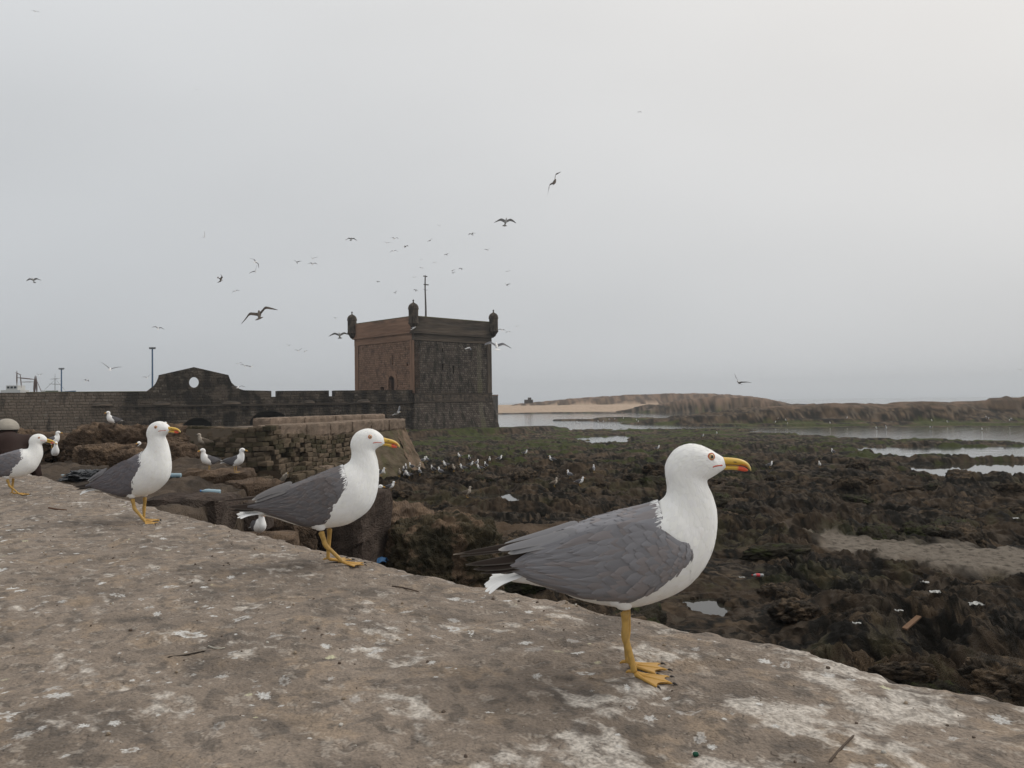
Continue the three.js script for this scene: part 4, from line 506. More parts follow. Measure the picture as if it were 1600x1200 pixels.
function shell(P, st, kind) {                                  // -> (u, v) => point on the folded wing or the mantle, for the +z side
  return (u, v) => { const s = catmull(st, u), k = P.k; let X, Y, Z;
    if (kind === 'wing') { X = lerp(s[0], s[2], v); Y = lerp(s[1], s[3], v); Z = s[4] * (1 - 0.75 * Math.pow(v - 0.36, 2) - 0.9 * Math.pow(clamp((v - 0.8) / 0.2), 3) * 0.30 - 0.25 * Math.pow(clamp((0.12 - u) / 0.12), 2)); }
    else { const a = v * Math.PI / 2; X = lerp(s[0], s[2], 1 - Math.cos(a)); Y = s[1] + (s[3] - s[1]) * (1 - Math.cos(a)); Z = s[4] * Math.sin(a) * (1 + 0.02 * v); Y -= 3; }
    return [(X - P.ox) / k, (P.oy - Y) / k, Z / k]; };
}
function coverts(S, list, colour, sgn, high = 1, soft = 0) {                       // small overlapping feathers lying on a shell
  const gs = [];
  for (const [u0, v0, L, w, dv] of list) {
    const p0 = S(u0, v0), p1 = S(Math.min(1, u0 + 0.02), v0), pv = S(u0, Math.min(1, v0 + 0.02)), ul = Math.hypot(p1[0] - p0[0], p1[1] - p0[1], p1[2] - p0[2]) / 0.02, vl = Math.hypot(pv[0] - p0[0], pv[1] - p0[1], pv[2] - p0[2]) / 0.02 || 0.1;
    const lift = R(0.9, 1.9) * high, base = colour(u0, v0), na = 5, nb = 4;
    const g = gridGeo(na, nb, (a, b) => { const bb = b * 2 - 1, wd = w * Math.min(1, a * 5 + 0.4) * Math.sqrt(Math.max(0.015, 1 - Math.pow(clamp((a - 0.45) / 0.55), 2.4))); const u = clamp(u0 + a * L / ul, 0, 1), v = clamp(v0 + dv * a + bb * wd / vl, 0, 1); const q = S(u, v), e = 0.004, qu = S(clamp(u + e), v), qv = S(u, clamp(v + e)), qu0 = S(clamp(u - e), v), qv0 = S(u, clamp(v - e)); const n = new THREE.Vector3(qu[0] - qu0[0], qu[1] - qu0[1], qu[2] - qu0[2]).cross(new THREE.Vector3(qv[0] - qv0[0], qv[1] - qv0[1], qv[2] - qv0[2])).normalize(); if (n.z < 0 || (Math.abs(n.z) < 0.05 && n.y < 0)) n.negate(); const h = lift * (0.0002 + 0.0021 * a * (1 - 0.35 * bb * bb)); return [q[0] + n.x * h, q[1] + n.y * h, (q[2] + n.z * h) * sgn]; });
    const uv = g.attributes.uv, edge = (u0 > 0.42 ? 0.10 : 0.05) + 0.14 * rnd(); paint(g, (x, y, z, k) => { const a = uv.getX(k), b = Math.abs(uv.getY(k) * 2 - 1); return mix3(base, mix3(base, [0.36, 0.34, 0.33], 0.5), (a > 0.9 || b > 0.95) && !soft ? edge * 2.2 : 0); }); gs.push(g);
  }
  return gs;
}
function footGeo(yaw = 0) {                                    // webbed foot at the origin, toes along +x
  const C = (g, c) => paint(g, c), orange = [0.48, 0.27, 0.055], tips = []; const gs = []; const toes = [[-0.50, 0.066], [0, 0.076], [0.48, 0.066]];
  for (const [a, l] of toes) { const x = Math.cos(a), z = Math.sin(a); gs.push(C(sweep([[0, 0.010, 0, 0.0060], [x * l * 0.3, 0.0075, z * l * 0.3, 0.0036], [x * l * 0.7, 0.0055, z * l * 0.7, 0.0028], [x * l, 0.0042, z * l, 0.0026]], 8, 8), orange)); gs.push(C(sweep([[x * l, 0.005, z * l, 0.0026], [x * (l + 0.006), 0.005, z * (l + 0.006), 0.002], [x * (l + 0.011), 0.0015, z * (l + 0.011), 0.0006]], 6, 4), [0.03, 0.022, 0.018])); tips.push([x * l, z * l]); }
  for (let k = 0; k < 2; k++) { const f = (u, v, h) => { const a = tips[k], b = tips[k + 1], e = 1 - 0.15 * Math.sin(Math.PI * v), q = u * 0.97; return [lerp(a[0], b[0], v) * q * e, 0.0082 + h - 0.0036 * u, lerp(a[1], b[1], v) * q * e]; }; gs.push(C(gridGeo(6, 8, (u, v) => f(u, v, 0.0016)), [0.46, 0.26, 0.06]), C(gridGeo(6, 8, (u, v) => f(u, v, -0.0012)), [0.46, 0.26, 0.06])); }
  gs.push(C(sweep([[0, 0.014, 0, 0.004], [-0.012, 0.012, 0, 0.003], [-0.018, 0.008, 0, 0.0015]], 6, 4), orange));
  const g = merge(gs); g.rotateY(yaw); return g;
}
function legPart(parent, pts, foot, yaw, thigh = true) {        // pts: hip to heel [x, y, z, r]
  const g = paint(sweep(pts, 10, 22), (x, y, z) => { const v = 1 + 0.16 * N3(x * 60, y * 160, z * 60) + 0.10 * Math.sign(Math.sin(y * 1100)); return [LEGC[0] * v, LEGC[1] * v, LEGC[2] * v]; });
  const l = part('leg', g, M_leg, parent); const f = part('foot', footGeo(yaw), M_leg, l); const e = pts[pts.length - 1]; f.position.set(e[0], e[1] - 0.010, e[2]); return l;
}
const legCache = new Map();
function makeGull(kind, label, group, { lod = 0, legs, young = false, grey, pale = 1 } = {}) {
  const P = PROFILES[kind], o = thing('gull', label, 'gull', group), G = grey || (young ? [0.16, 0.13, 0.10] : P.grey), W = young ? [0.46, 0.40, 0.33] : WHITE;
  const rows = [110, 40, 22][lod], seg = [52, 20, 12][lod], bx = (x) => (x - P.ox) / P.k, by = (y) => (P.oy - y) / P.k;
  const [ex, ey, er] = P.eye, EX = bx(ex), EY = by(ey);
  part('body', loft(P, P.body, rows, seg, { color: (x, y, z) => { const n = N3(x * 90, y * 220, z * 90), dirt = sst(0.2, 0.7, N3(x * 14 + 4, y * 14, z * 14)), crown = Math.exp(-((x - EX + 0.01) ** 2 + (y - EY - 0.012) ** 2) / 0.0016); let c = [W[0] * (1 + 0.03 * n), W[1] * (1 + 0.03 * n), W[2] * (1 + 0.03 * n)]; c = mix3(c, [0.62, 0.56, 0.46], dirt * 0.28); if (lod === 0) c = mix3(c, [0.30, 0.29, 0.28], crown * sst(0.35, 0.75, N3(x * 120, y * 330, z * 160)) * 0.55); if (young) c = mix3(c, [0.14, 0.11, 0.085], sst(-0.1, 0.5, N3(x * 45, y * 70, z * 45)) * 0.6); return c; },
    bump: lod ? null : (p, u) => { const a = 0.0009 * N3(p[0] * 45, p[1] * 45, p[2] * 45) + 0.00035 * N3(p[0] * 150, p[1] * 150, p[2] * 150), m = sst(0.05, 0.2, u) * sst(1, 0.93, u); return [p[0] + a * m, p[1] + a * m * 0.4, p[2] * (1 + a * m * 14)]; } }), M_plume, o);
  if (!lod) { const SB = (u, v) => { const t = catmull(P.body, 1 - u), a = v * Math.PI, e = 2 / 2.15, ca = Math.cos(a), sa = Math.sin(a), c = Math.sign(ca) * Math.pow(Math.abs(ca), e), z = Math.pow(Math.abs(sa), e); return [bx((t[0] + t[2]) / 2 + (t[0] - t[2]) / 2 * c), by((t[1] + t[3]) / 2 + (t[1] - t[3]) / 2 * c), t[4] * z / P.k]; }, gs = [];
    for (const s of [1, -1]) { const L = []; for (let u = 0.075; u < 0.93;) { const k = sst(0.05, 0.5, u), st = lerp(0.012, 0.024, k), nv = Math.round(lerp(22, 26, k)); for (let i = 0; i < nv; i++) { const v = (i + R(0.2, 0.8)) / nv; const px = SB(u, v); if (Math.hypot(px[0] - EX, px[1] - EY) < er / P.k * 1.5) continue; L.push([u + R(-0.4, 0.4) * st, v, lerp(0.008, 0.026, k) * R(0.8, 1.25), lerp(0.0022, 0.0075, k) * R(0.8, 1.2), R(-0.02, 0.02)]); } u += st; } L.sort((a, b) => b[0] - a[0]); gs.push(...coverts(SB, L, () => { const k = R(0.95, 1.02); return [W[0] * k, W[1] * k, W[2] * k * R(0.97, 1)]; }, s, 0.17, 1)); }
    const bf = part('body_feathers', gs, M_wing, o); bf.userData.kind = 'stuff'; }
  // bill
  const bc = (low) => (x, y) => { const [sx, sy, sr] = P.spot, d = Math.hypot(x - bx(sx), (y - by(sy)) * 1.1) / (sr / P.k); let c = mix3(YEL, [0.60, 0.38, 0.05], 0.3 + 0.3 * N2(x * 120, y * 120)); const t = (x - bx(P.billTop[0][0])) / (bx(P.billTop[5][0]) - bx(P.billTop[0][0])); c = mix3(c, [0.62, 0.50, 0.22], sst(0.8, 1, t) * (low ? 0 : 0.6)); if (young) c = [0.05, 0.045, 0.04]; else c = mix3(c, REDB, sst(1.05, 0.7, d) * (low ? 1 : 0.55)); return c; };
  const br = [22, 10, 6][lod], bs = [18, 10, 8][lod];
  const bill = part('beak', loft(P, P.billTop, br, bs, { color: bc(false), pw: 2 }), M_bill, o); part('lower_mandible', loft(P, P.billLow, br, bs, { color: bc(true), pw: 2 }), M_bill, bill);
  if (lod < 1) { for (const s of [1, -1]) { const [nx, ny] = P.nostril; part('nostril', paint(new THREE.SphereGeometry(1, 10, 8).scale(0.0055, 0.0013, 0.0012).rotateZ(-0.1).translate(bx(nx), by(ny), s * 18 / P.k), [0.10, 0.06, 0.01]), M_bill, bill); } }
  // eyes
  const bodyZ = (u, f) => { let best = 1e9, z = 0; for (let i = 0; i <= 200; i++) { const s = catmull(P.body, 0.6 + 0.4 * i / 200), ax = (s[0] - s[2]) / 2, ay = (s[1] - s[3]) / 2, cx = (s[0] + s[2]) / 2, cy = (s[1] + s[3]) / 2, l2 = ax * ax + ay * ay, t = ((u - cx) * ax + (f - cy) * ay) / l2, d = Math.hypot(u - cx - t * ax, f - cy - t * ay); if (d < best && Math.abs(t) < 1) { best = d; z = s[4] * Math.pow(Math.max(0, 1 - Math.pow(Math.abs(t), 2.15)), 1 / 2.15); } } return z / P.k; };
  const EZ = bodyZ(ex, ey), eR = er / P.k * 0.95;
  if (lod < 2) for (const s of [1, -1]) {
    const sg = lod ? 10 : 24; const e = part('eye', paint(new THREE.SphereGeometry(eR, sg, sg), (x, y, z) => { const a = Math.hypot(x, y) / eR; return z * s > 0 && a < 0.46 ? [0.006, 0.005, 0.005] : a < 0.85 ? [0.60, 0.42, 0.20] : [0.40, 0.26, 0.12]; }), M_eye, o); e.position.set(EX, EY, s * (EZ - eR * 0.30)); e.rotation.y = s * 0.35;
    part('eye_ring', paint(new THREE.TorusGeometry(eR * 0.88, eR * 0.2, 8, sg), [0.50, 0.11, 0.035]), M_leg, e).position.z = s * eR * 0.45;
    if (!lod) part('gape', paint(sweep(P.gape.map(([x, y], i) => [bx(x), by(y), s * (bodyZ(x, y) + (i === 2 ? -0.0003 : -0.0006)), 0.0018]), 6, 8), [0.50, 0.08, 0.04]), M_leg, o);
  }
  // mantle and folded wings
  const SM = shell(P, P.mantle, 'mantle'), SW = shell(P, P.wing, 'wing'), gcol = (u, v) => { const t = rnd(), n = 0.89 + 0.2 * rnd(); let c = mix3(G, [G[0] * 1.12, G[1] * 1.0, G[2] * 0.92], t < 0.35 ? 0.8 : 0.15); if (young) c = mix3(c, [0.30, 0.25, 0.19], rnd() * 0.6); c = mix3(c, [G[0] * 0.72, G[1] * 0.70, G[2] * 0.70], sst(0.6, 1, u) * 0.6); return [c[0] * n, c[1] * n, c[2] * n]; };
  const nu = [40, 14, 8][lod], nvv = [18, 8, 5][lod], gpaint = (g) => paint(g, (x, y, z) => { const n = 1 + 0.10 * N3(x * 60, y * 60, z * 60); return [G[0] * n * 0.95, G[1] * n * 0.95, G[2] * n * 0.95]; });
  { const gs = []; for (const s of [1, -1]) gs.push(gpaint(gridGeo(nu, nvv, (u, v) => { const p = SM(u, v); return [p[0], p[1], p[2] * s]; }))); if (!lod) for (const s of [1, -1]) { const L = []; for (let u = 0.0; u < 0.93; u += 0.052) for (let v = 0.03; v < 0.97; v += 0.105) L.push([clamp(u + R(-0.015, 0.015)), clamp(v + R(-0.03, 0.03)), lerp(0.032, 0.058, u) * R(0.85, 1.15), lerp(0.0085, 0.012, u) * R(0.85, 1.2), 0.03 * R(-1, 1)]); L.sort((a, b) => b[0] - a[0]); gs.push(...coverts(SM, L, gcol, s)); } if (!lod) for (const s of [1, -1]) { const L = []; for (let v = 0.05; v < 0.98; v += 0.014) L.push([0, clamp(v + R(-0.01, 0.01)), R(0.004, 0.013), R(0.0016, 0.003), R(-0.05, 0.05)]); gs.push(...coverts(SM, L, () => mix3(WHITE, G, Math.pow(rnd(), 2) * 0.6), s, 0.45, 1)); } part('mantle', gs, M_wing, o); }
  for (const s of [1, -1]) {
    const gs = [gpaint(gridGeo(nu, nvv, (u, v) => { const p = SW(u, v); return [p[0], p[1], p[2] * s]; }))];
    if (!lod) { const L = []; for (let u = 0.015; u < 0.46; u += 0.034) for (let v = 0.03; v < 0.98; v += 0.082) L.push([clamp(u + R(-0.01, 0.01)), clamp(v + R(-0.025, 0.025)), lerp(0.02, 0.042, u / 0.46) * R(0.85, 1.2), lerp(0.0065, 0.0105, u / 0.46) * R(0.85, 1.2), 0.04 * R(-1, 1)]); for (let u = 0.44; u < 0.88; u += 0.075) for (let v = 0.03; v < 0.99; v += 0.07) L.push([clamp(u + R(-0.02, 0.02)), clamp(v + R(-0.015, 0.015)), lerp(0.07, 0.085, u) * R(0.85, 1.15), 0.0085 * R(0.8, 1.2), 0.05 * R(-0.6, 1)]); L.sort((a, b) => b[0] - a[0]); gs.push(...coverts(SW, L, gcol, s)); }
    const w = part('wing', gs, M_wing, o); const bk = young ? [0.05, 0.04, 0.032] : BLACK;
    for (const [i, [a, b, c, w0, w1]] of (s > 0 ? P.primaries : P.farPrimaries).entries()) part('primary_feather', leafFeather([a, b, c], w0, w1, 0, bk, i === 0 && s < 0 ? [0.30, 0.25, 0.2] : [0.10, 0.085, 0.07], P, (u) => s * lerp(0.032, s > 0 ? 0.012 : 0.006, u) + 0.002 * i, 0.0014, 0.5, 1), M_wing, w);
    if (lod < 2) for (const [i, [a, b, c, w0, w1]] of P.tertials.entries()) part('tertial_feather', leafFeather([a, b, c], w0, w1, 0, mix3(G, [0.3, 0.28, 0.26], 0.25), [0.55, 0.52, 0.48], P, (u) => s * lerp(0.05, 0.022, u) + s * 0.003 * i), M_wing, w);
  }
  // tail
  { const [[x0, y0], [x1, y1], wA, wB] = P.tail, n = lod ? 3 : 7; const t = new THREE.Group(); t.name = 'tail'; o.add(t); for (let i = 0; i < n; i++) { const q = n > 1 ? i / (n - 1) * 2 - 1 : 0; part('tail_feather', leafFeather([[x0, y0 + 4 * Math.abs(q)], [(x0 + x1) / 2, (y0 + y1) / 2 + 7 * Math.abs(q)], [x1 + 26 * Math.abs(q) + 22 * (hash(i, 3) - 0.5), y1 + 26 * q - 4 + 8 * hash(i, 9)]], wA * 0.42, wB * 0.4, 0, young ? [0.12, 0.10, 0.08] : WHITE, young ? [0.06, 0.05, 0.04] : WHITE, P, (u) => q * lerp(0.014, 0.036, u), 0.001, 0.9), M_wing, t); } }
  // legs with white feathered thighs
  for (const lg of legs) { const top = lg.pts[0]; part('thigh', paint(sweep([[top[0] - 0.012, top[1] + 0.055, top[2] * 0.7, 0.040], [top[0] - 0.006, top[1] + 0.026, top[2] * 0.9, 0.030], [top[0] - 0.001, top[1] + 0.012, top[2], 0.019], [top[0], top[1] + 0.001, top[2], 0.0095]], lod ? 8 : 16, 8), W), M_plume, o); if (lod) { const g = paint(sweep(lg.pts, 6, 5), LEGC), l = part('leg', g, M_leg, o), e = lg.pts[lg.pts.length - 1]; const f = part('foot', legFoot, M_leg, l); f.position.set(e[0], e[1] - 0.01, e[2]); f.rotation.y = lg.yaw || 0; } else legPart(o, lg.pts, 1, lg.yaw || 0); }
  return shade(o);
}
const legFoot = (() => { const s = new THREE.Shape([[-0.01, 0], [0.05, -0.03], [0.045, -0.012], [0.066, 0], [0.045, 0.012], [0.05, 0.03]].map((p) => new THREE.Vector2(...p))); const g = new THREE.ExtrudeGeometry(s, { depth: 0.006, bevelEnabled: false }); g.rotateX(-Math.PI / 2); g.translate(0, 0.001, 0); return paint(g, [0.56, 0.32, 0.07]); })();
const px1 = (x, y, z, r) => [(x - 870) / 2326, (1118 - y) / 2326, z, r * 0.84], px2 = (x, y, z, r) => [(x - 740) / 2086, (1062 - y) / 2086, z, r * 0.86];
const LEGS_ALERT = [{ pts: [px1(850, 822, 0.030, 0.0105), px1(852, 880, 0.032, 0.0078), px1(850, 935, 0.034, 0.0088), px1(864, 985, 0.036, 0.0072), px1(880, 1045, 0.038, 0.0068), px1(888, 1092, 0.038, 0.0075)], yaw: -0.45 }, { pts: [px1(858, 822, -0.022, 0.010), px1(864, 880, -0.024, 0.0076), px1(862, 940, -0.024, 0.0086), px1(858, 1000, -0.022, 0.007), px1(862, 1060, -0.02, 0.0068), px1(866, 1092, -0.02, 0.0075)], yaw: -0.2 }];
const LEGS_WALK = [{ pts: [px2(668, 828, 0.03, 0.012), px2(685, 880, 0.032, 0.009), px2(700, 925, 0.034, 0.0092), px2(745, 970, 0.036, 0.0075), px2(800, 1028, 0.038, 0.007), px2(815, 1042, 0.038, 0.0075)], yaw: -0.5 }, { pts: [px2(722, 826, -0.026, 0.011), px2(722, 880, -0.026, 0.0085), px2(716, 925, -0.026, 0.009), px2(714, 980, -0.026, 0.0072), px2(712, 1025, -0.026, 0.007), px2(714, 1042, -0.026, 0.0075)], yaw: 0.05 }];
const LEGS_STAND = [{ pts: [px2(700, 826, 0.028, 0.011), px2(704, 900, 0.030, 0.0082), px2(700, 950, 0.03, 0.009), px2(712, 1000, 0.03, 0.0072), px2(720, 1042, 0.03, 0.0075)], yaw: 0 }, { pts: [px2(716, 826, -0.026, 0.011), px2(720, 900, -0.026, 0.0082), px2(716, 950, -0.026, 0.009), px2(722, 1000, -0.026, 0.0072), px2(730, 1042, -0.026, 0.0075)], yaw: 0.1 }];
const onWall = (g, x, z, turn, sc = 1) => { g.position.set(x, 0, z); const rel = [x - WO[0], z - WO[1]]; const s = rel[0] * WD[0] + rel[1] * WD[1], t = rel[0] * WN[0] + rel[1] * WN[1]; g.position.y = wallRelief(s, t) + 0.001; g.rotation.y = turn; g.scale.setScalar(sc); return g; };
const ROW = 'gulls lined up on the sea wall';
onWall(makeGull('alert', 'largest gull standing alone on the wall edge with grey back and red spotted bill', ROW, { legs: LEGS_ALERT }), 0.222, -1.575, -0.12);
onWall(makeGull('walk', 'second gull mid step with slate wings and outstretched orange foot', ROW, { legs: LEGS_WALK }), -0.60, -2.66, 0.2);
onWall(makeGull('tall', 'third gull with its white breast turned to the viewer and dark tail low', ROW, { legs: LEGS_WALK, grey: [0.135, 0.13, 0.145] }), -1.70, -3.70, -0.14);
onWall(makeGull('low', 'gull cut off by the frame edge in front of the seated man', ROW, { legs: LEGS_WALK, grey: [0.16, 0.16, 0.178] }), -3.05, -4.92, 0.4, 0.88);

// ---------------------------------------------------------------- gulls further off
{
  const placed = (g, p, turn, sink = 0) => { g.position.copy(p); g.position.y -= sink; g.rotation.y = turn; return g; };
  const LEDGE = 'gulls resting about the ledge and rubble bank';
  const mid = (px, py, depth, turn, label, opt = {}) => placed(makeGull(opt.kind || 'walk', label, LEDGE, { lod: 1, legs: opt.sit ? [] : LEGS_STAND, young: opt.young }), at(px, py, depth), turn, opt.sit ? 0.125 : 0);
  mid(176, 668, 21.4, -2.2, 'upright gull on top of the brown rubble bank looking left');
  mid(223, 717, 20.0, -1.9, 'small gull standing against the rubble rock behind the third gull');
  mid(326, 736, 15.4, -2.3, 'gull on the stone step facing left beside its mate');
  mid(369, 738, 14.6, -0.1, 'gull on the stone step with its bill pointing right');
  mid(405, 832, 10.6, -0.9, 'resting gull crouched below the tail of the second gull', { sit: 1, kind: 'hunched' });
  mid(255, 682, 24, -0.6, 'gull half hidden behind the head of the third gull');
  mid(318, 694, 23, -2.7, 'mottled gull on the quay just beyond the third gull bill', { young: 1, sit: 1 });
  mid(86, 712, 17.5, -0.9, 'pair mate gull half hidden behind the fourth gull bill', { sit: 1 });
  mid(82, 702, 19.5, 0.5, 'gull standing behind the fourth gull head', {});
  mid(586, 790, 17.0, 0, 'gull half hidden behind the breast of the second gull', { sit: 0 });
  // on the rocks
  const proto = makeGull('low', '', null, { lod: 2, legs: LEGS_STAND }), protoA = makeGull('alert', '', null, { lod: 2, legs: LEGS_ALERT }), protoY = makeGull('walk', '', null, { lod: 2, legs: LEGS_STAND, young: true }); scene.remove(proto, protoA, protoY);
  const rockGull = (px, py, label, group, k = rnd(), turn = R(0, 6.28)) => { const g = (k < 0.55 ? proto : k < 0.85 ? protoA : protoY).clone(); g.name = numbered('gull'); g.userData = {}; tag(g, label, 'gull', group); scene.add(g); const p = onShore(px, py); g.position.copy(p); g.position.y = Math.max(shoreH(p.x, p.z), SEA) - 0.01; g.rotation.y = turn; return g; };
  const Z8 = (x, y) => [560 + x / 4.706, 680 + y / 4.706];
  const FLOCK = 'gull of the flock feeding on the dark rocks beyond the quay end', FG = 'flock on the rocks beyond the quay';
  for (const [x, y] of [[508, 200], [745, 188], [818, 205], [826, 243], [965, 215], [400, 250], [392, 262], [445, 265], [452, 300], [350, 285], [300, 312], [280, 292], [550, 278], [605, 292], [770, 268], [895, 262], [940, 256], [145, 312], [168, 314], [190, 316], [340, 318], [372, 320], [870, 225], [330, 290], [475, 222], [645, 244], [230, 300], [702, 275]]) rockGull(...Z8(x, y), FLOCK, FG);
  const solo1 = [[235, 420, 'lone gull on the rock just beyond the breast of the second gull', 0.1, 0.2], [1038, 192, 'gull squatting on rocks furthest right of the feeding flock', 0.3, 0.4], [1225, 148, 'gull on a green rock shelf beyond the feeding flock', 0.2, 0.1], [1425, 200, 'gull standing alone on dark rock above the brown young gulls', 0.2, 2.9], [1555, 322, 'gull beside a brown young gull on the rocks behind the largest gull tail', 0.6, 2.4], [1442, 380, 'brown young gull blending into the rocks', 0.95, 0.5], [800, 458, 'young brown gull feeding at the edge of the dark pool', 0.95, 0.1]];
  for (const [x, y, l, k, t] of solo1) rockGull(...Z8(x, y), l, FG, k, t);
  for (const [px, py, l, k] of [[906, 760, 'grey gull bending down on brown rock left of the largest gull', 0.1], [928, 743, 'gull lying low on rock close behind the largest gull neck', 0.7], [1027, 704, 'gull on rocks just left of the largest gull head', 0.2], [1203, 732, 'gull on dark rock just right of the largest gull bill', 0.1], [1281, 731, 'gull walking on dark rock below the shallow channel', 0.2], [1302, 710, 'gull on the edge of the rock shelf beside the shallow channel', 0.3], [1098, 684, 'gull on the green shelf above the largest gull head', 0.3], [1120, 680, 'pale gull on the green shelf right of the largest gull head', 0.6]]) rockGull(px, py, l, FG, k);
  for (let i = 0; i < 30; i++) { const px = i < 18 ? R(1200, 1590) : R(880, 1000), py = i < 18 ? R(655, 664) + (i % 3 === 0 ? 12 : 0) : R(654, 661); rockGull(px, py, i < 18 ? 'tiny white gull on the far green shelf below the long rock ridge' : 'tiny white gull on the low rocks in the far lagoon', i < 18 ? 'gulls on the far shelf' : 'gulls in the lagoon'); }

  // in the air
  function makeFlyer(h1, h2, sweepBack, young, pale) {
    const o = new THREE.Group(); const W = pale ? [0.42, 0.37, 0.31] : young ? [0.12, 0.098, 0.08] : [0.72, 0.71, 0.70], up = pale ? [0.17, 0.125, 0.09] : young ? [0.07, 0.055, 0.044] : [0.13, 0.13, 0.14];
    const body = paint(sweep([[-0.2, 0.005, 0, 0.02], [-0.1, 0, 0, 0.05], [0.02, 0, 0, 0.066], [0.14, 0.005, 0, 0.056], [0.2, 0.012, 0, 0.038], [0.25, 0.015, 0, 0.036], [0.285, 0.008, 0, 0.014]], 12, 18), W); part('body', body, M_plain, o);
    part('beak', paint(sweep([[0.275, 0.01, 0, 0.012], [0.31, 0.007, 0, 0.009], [0.335, -0.004, 0, 0.003]], 6, 5), YEL), M_bill, o);
    const tl = (s) => gridGeo(4, 6, (u, v) => { const a = (v - 0.5) * 0.9 * (0.4 + u), l = lerp(-0.14, -0.33, u) ; return [l * Math.cos(a) + 0.0, 0.004 * s, l * Math.sin(a) * 0.8]; }); part('tail', [paint(tl(1), W), paint(tl(-1), W)], M_plain, o);
    for (const s of [1, -1]) { const f = (u, v, t) => { const le = catmull([[0.13, 0.02, 0.03], [0.17, h1 * 0.6, 0.16], [0.18, h1, 0.30], [0.12 - sweepBack * 0.4, lerp(h1, h2, 0.55), 0.48], [-0.02 - sweepBack, h2, 0.68]], u), ch = catmull([[0.20], [0.19], [0.175], [0.12], [0.02]], u)[0]; return [le[0] - ch * v, le[1] + t * 0.012 * Math.sin(Math.PI * Math.min(1, v * 1.2 + 0.08)) * (1 - u * 0.8) - 0.02 * v * (1 - u), le[2] * s]; }; const col = (top) => (x, y, z) => { const e = Math.abs(z); return e > 0.545 ? [0.02, 0.018, 0.017] : top ? up : mix3(W, up, young ? 0.7 : 0.35); }; part('wing', [paint(gridGeo(16, 6, (u, v) => f(u, v, 1)), col(true)), paint(gridGeo(16, 6, (u, v) => f(u, v, -0.4)), col(false))], M_plain, o); }
    return o;
  }
  const poses = [makeFlyer(0.10, 0.03, 0.06), makeFlyer(0.17, 0.36, 0.02), makeFlyer(0.03, -0.16, 0.06), makeFlyer(0.12, -0.02, 0.1, true), makeFlyer(0.06, 0.10, 0.03), makeFlyer(0.2, 0.34, 0.02, true, true)];
  const fly = (px, py, span, pose, yaw, roll, label, group, pitch = 0) => { const g = poses[pose].clone(); g.name = numbered('flying_gull'); g.userData = {}; tag(g, label, 'gull', group); g.position.copy(at(px, py, 1.33 * FOCAL / span)); g.rotation.order = 'YZX'; g.rotation.set(roll, yaw, pitch || 0.25 + 0.45 * hash(Math.round(px), Math.round(py))); g.scale.setScalar(span > 60 ? 1 : 1.15); scene.add(shade(g)); return g; };
  const H = Math.PI / 2, AIR = 'gulls in flight', Z7 = (x, y) => [300 + x / 2.667, 240 + y / 2.667];
  fly(405, 492, 52, 3, H + 0.3, -0.45, 'large dark brown gull gliding over the rampart with wings tilted', AIR, 0.6);
  fly(866, 285, 42, 3, H - 0.4, -0.85, 'dark banking gull highest above the tower', AIR, 0.7);
  fly(790, 347, 31, 0, -H + 0.3, 0.05, 'gull gliding with drooped wingtips above the right of the tower', AIR);
  fly(1155, 598, 30, 1, -H - 0.7, -0.5, 'pale gull flapping low over the far ridge', AIR, 0.3);
  fly(776, 541, 40, 0, H + 0.2, 0.12, 'white gull gliding past the seaward corner of the tower', AIR);
  fly(731, 544, 18, 2, 0.6, 0.2, 'white gull crossing the dark seaward face of the tower', AIR);
  fly(646, 513, 18, 4, 0.4, 0.1, 'white gull passing just below the near corner turret', AIR);
  fly(620, 646, 30, 1, -0.5, 0.3, 'gull landing on the end of the ruined quay', AIR);
  fly(441, 749, 84, 5, -0.75, 0.1, 'brown mottled young gull landing with raised wings on the ledge', AIR, 0.55);
  fly(605, 610, 12, 0, 0.3, 0, 'pale gull crossing the lit brown wall of the tower beside the door', AIR);
  fly(...Z7(117, 522), 17, 3, 0.7, 1.1, 'brown gull diving with folded wings above the gable', AIR, -0.5);
  fly(...Z7(265, 452), 18, 2, H - 0.2, 0.9, 'dark gull banking steeply over the upper of two above the gable', AIR);
  fly(...Z7(265, 490), 17, 1, H + 0.3, -0.9, 'pale blurred gull just under the banking dark gull', AIR);
  fly(...Z7(52, 346), 14, 1, H, -0.9, 'pale gull alone far above the gable', AIR);
  fly(...Z7(615, 758), 29, 0, -H + 0.1, 0.05, 'pale gull gliding on long arched wings left of the tower', AIR);
  fly(55, 18, 12, 0, H, 0.2, 'tiny gull in the top corner of the sky above the trawler', AIR); fly(308, 140, 10, 4, H, 0, 'tiny gull alone high above the gable', AIR); fly(998, 175, 10, 2, 0.6, 0.2, 'tiny pale gull alone high above the far ridge', AIR); fly(52, 438, 20, 0, -H, 0.05, 'pale gull gliding high over the trawler', AIR); fly(247, 513, 16, 0, H + 0.4, 0.2, 'faint gull over the tall lamp pole', AIR); fly(172, 577, 26, 1, H + 0.4, 0.25, 'pale gull with one wing raised between the lamp poles', AIR); fly(1594, 578, 8, 0, H, 0.3, 'tiny gull at the edge of the picture above the sea', AIR);
  for (const [px, py, s] of [[383, 572, 14], [372, 568, 13], [393, 573, 16], [135, 595, 12], [372, 605, 20], [230, 590, 12], [62, 586, 8]]) fly(px, py, s, Math.floor(R(0, 3)), H + R(-0.6, 0.6), R(-0.7, 0.7), 'tiny gull skimming low over the rampart beside the gable', 'gulls low over the rampart');
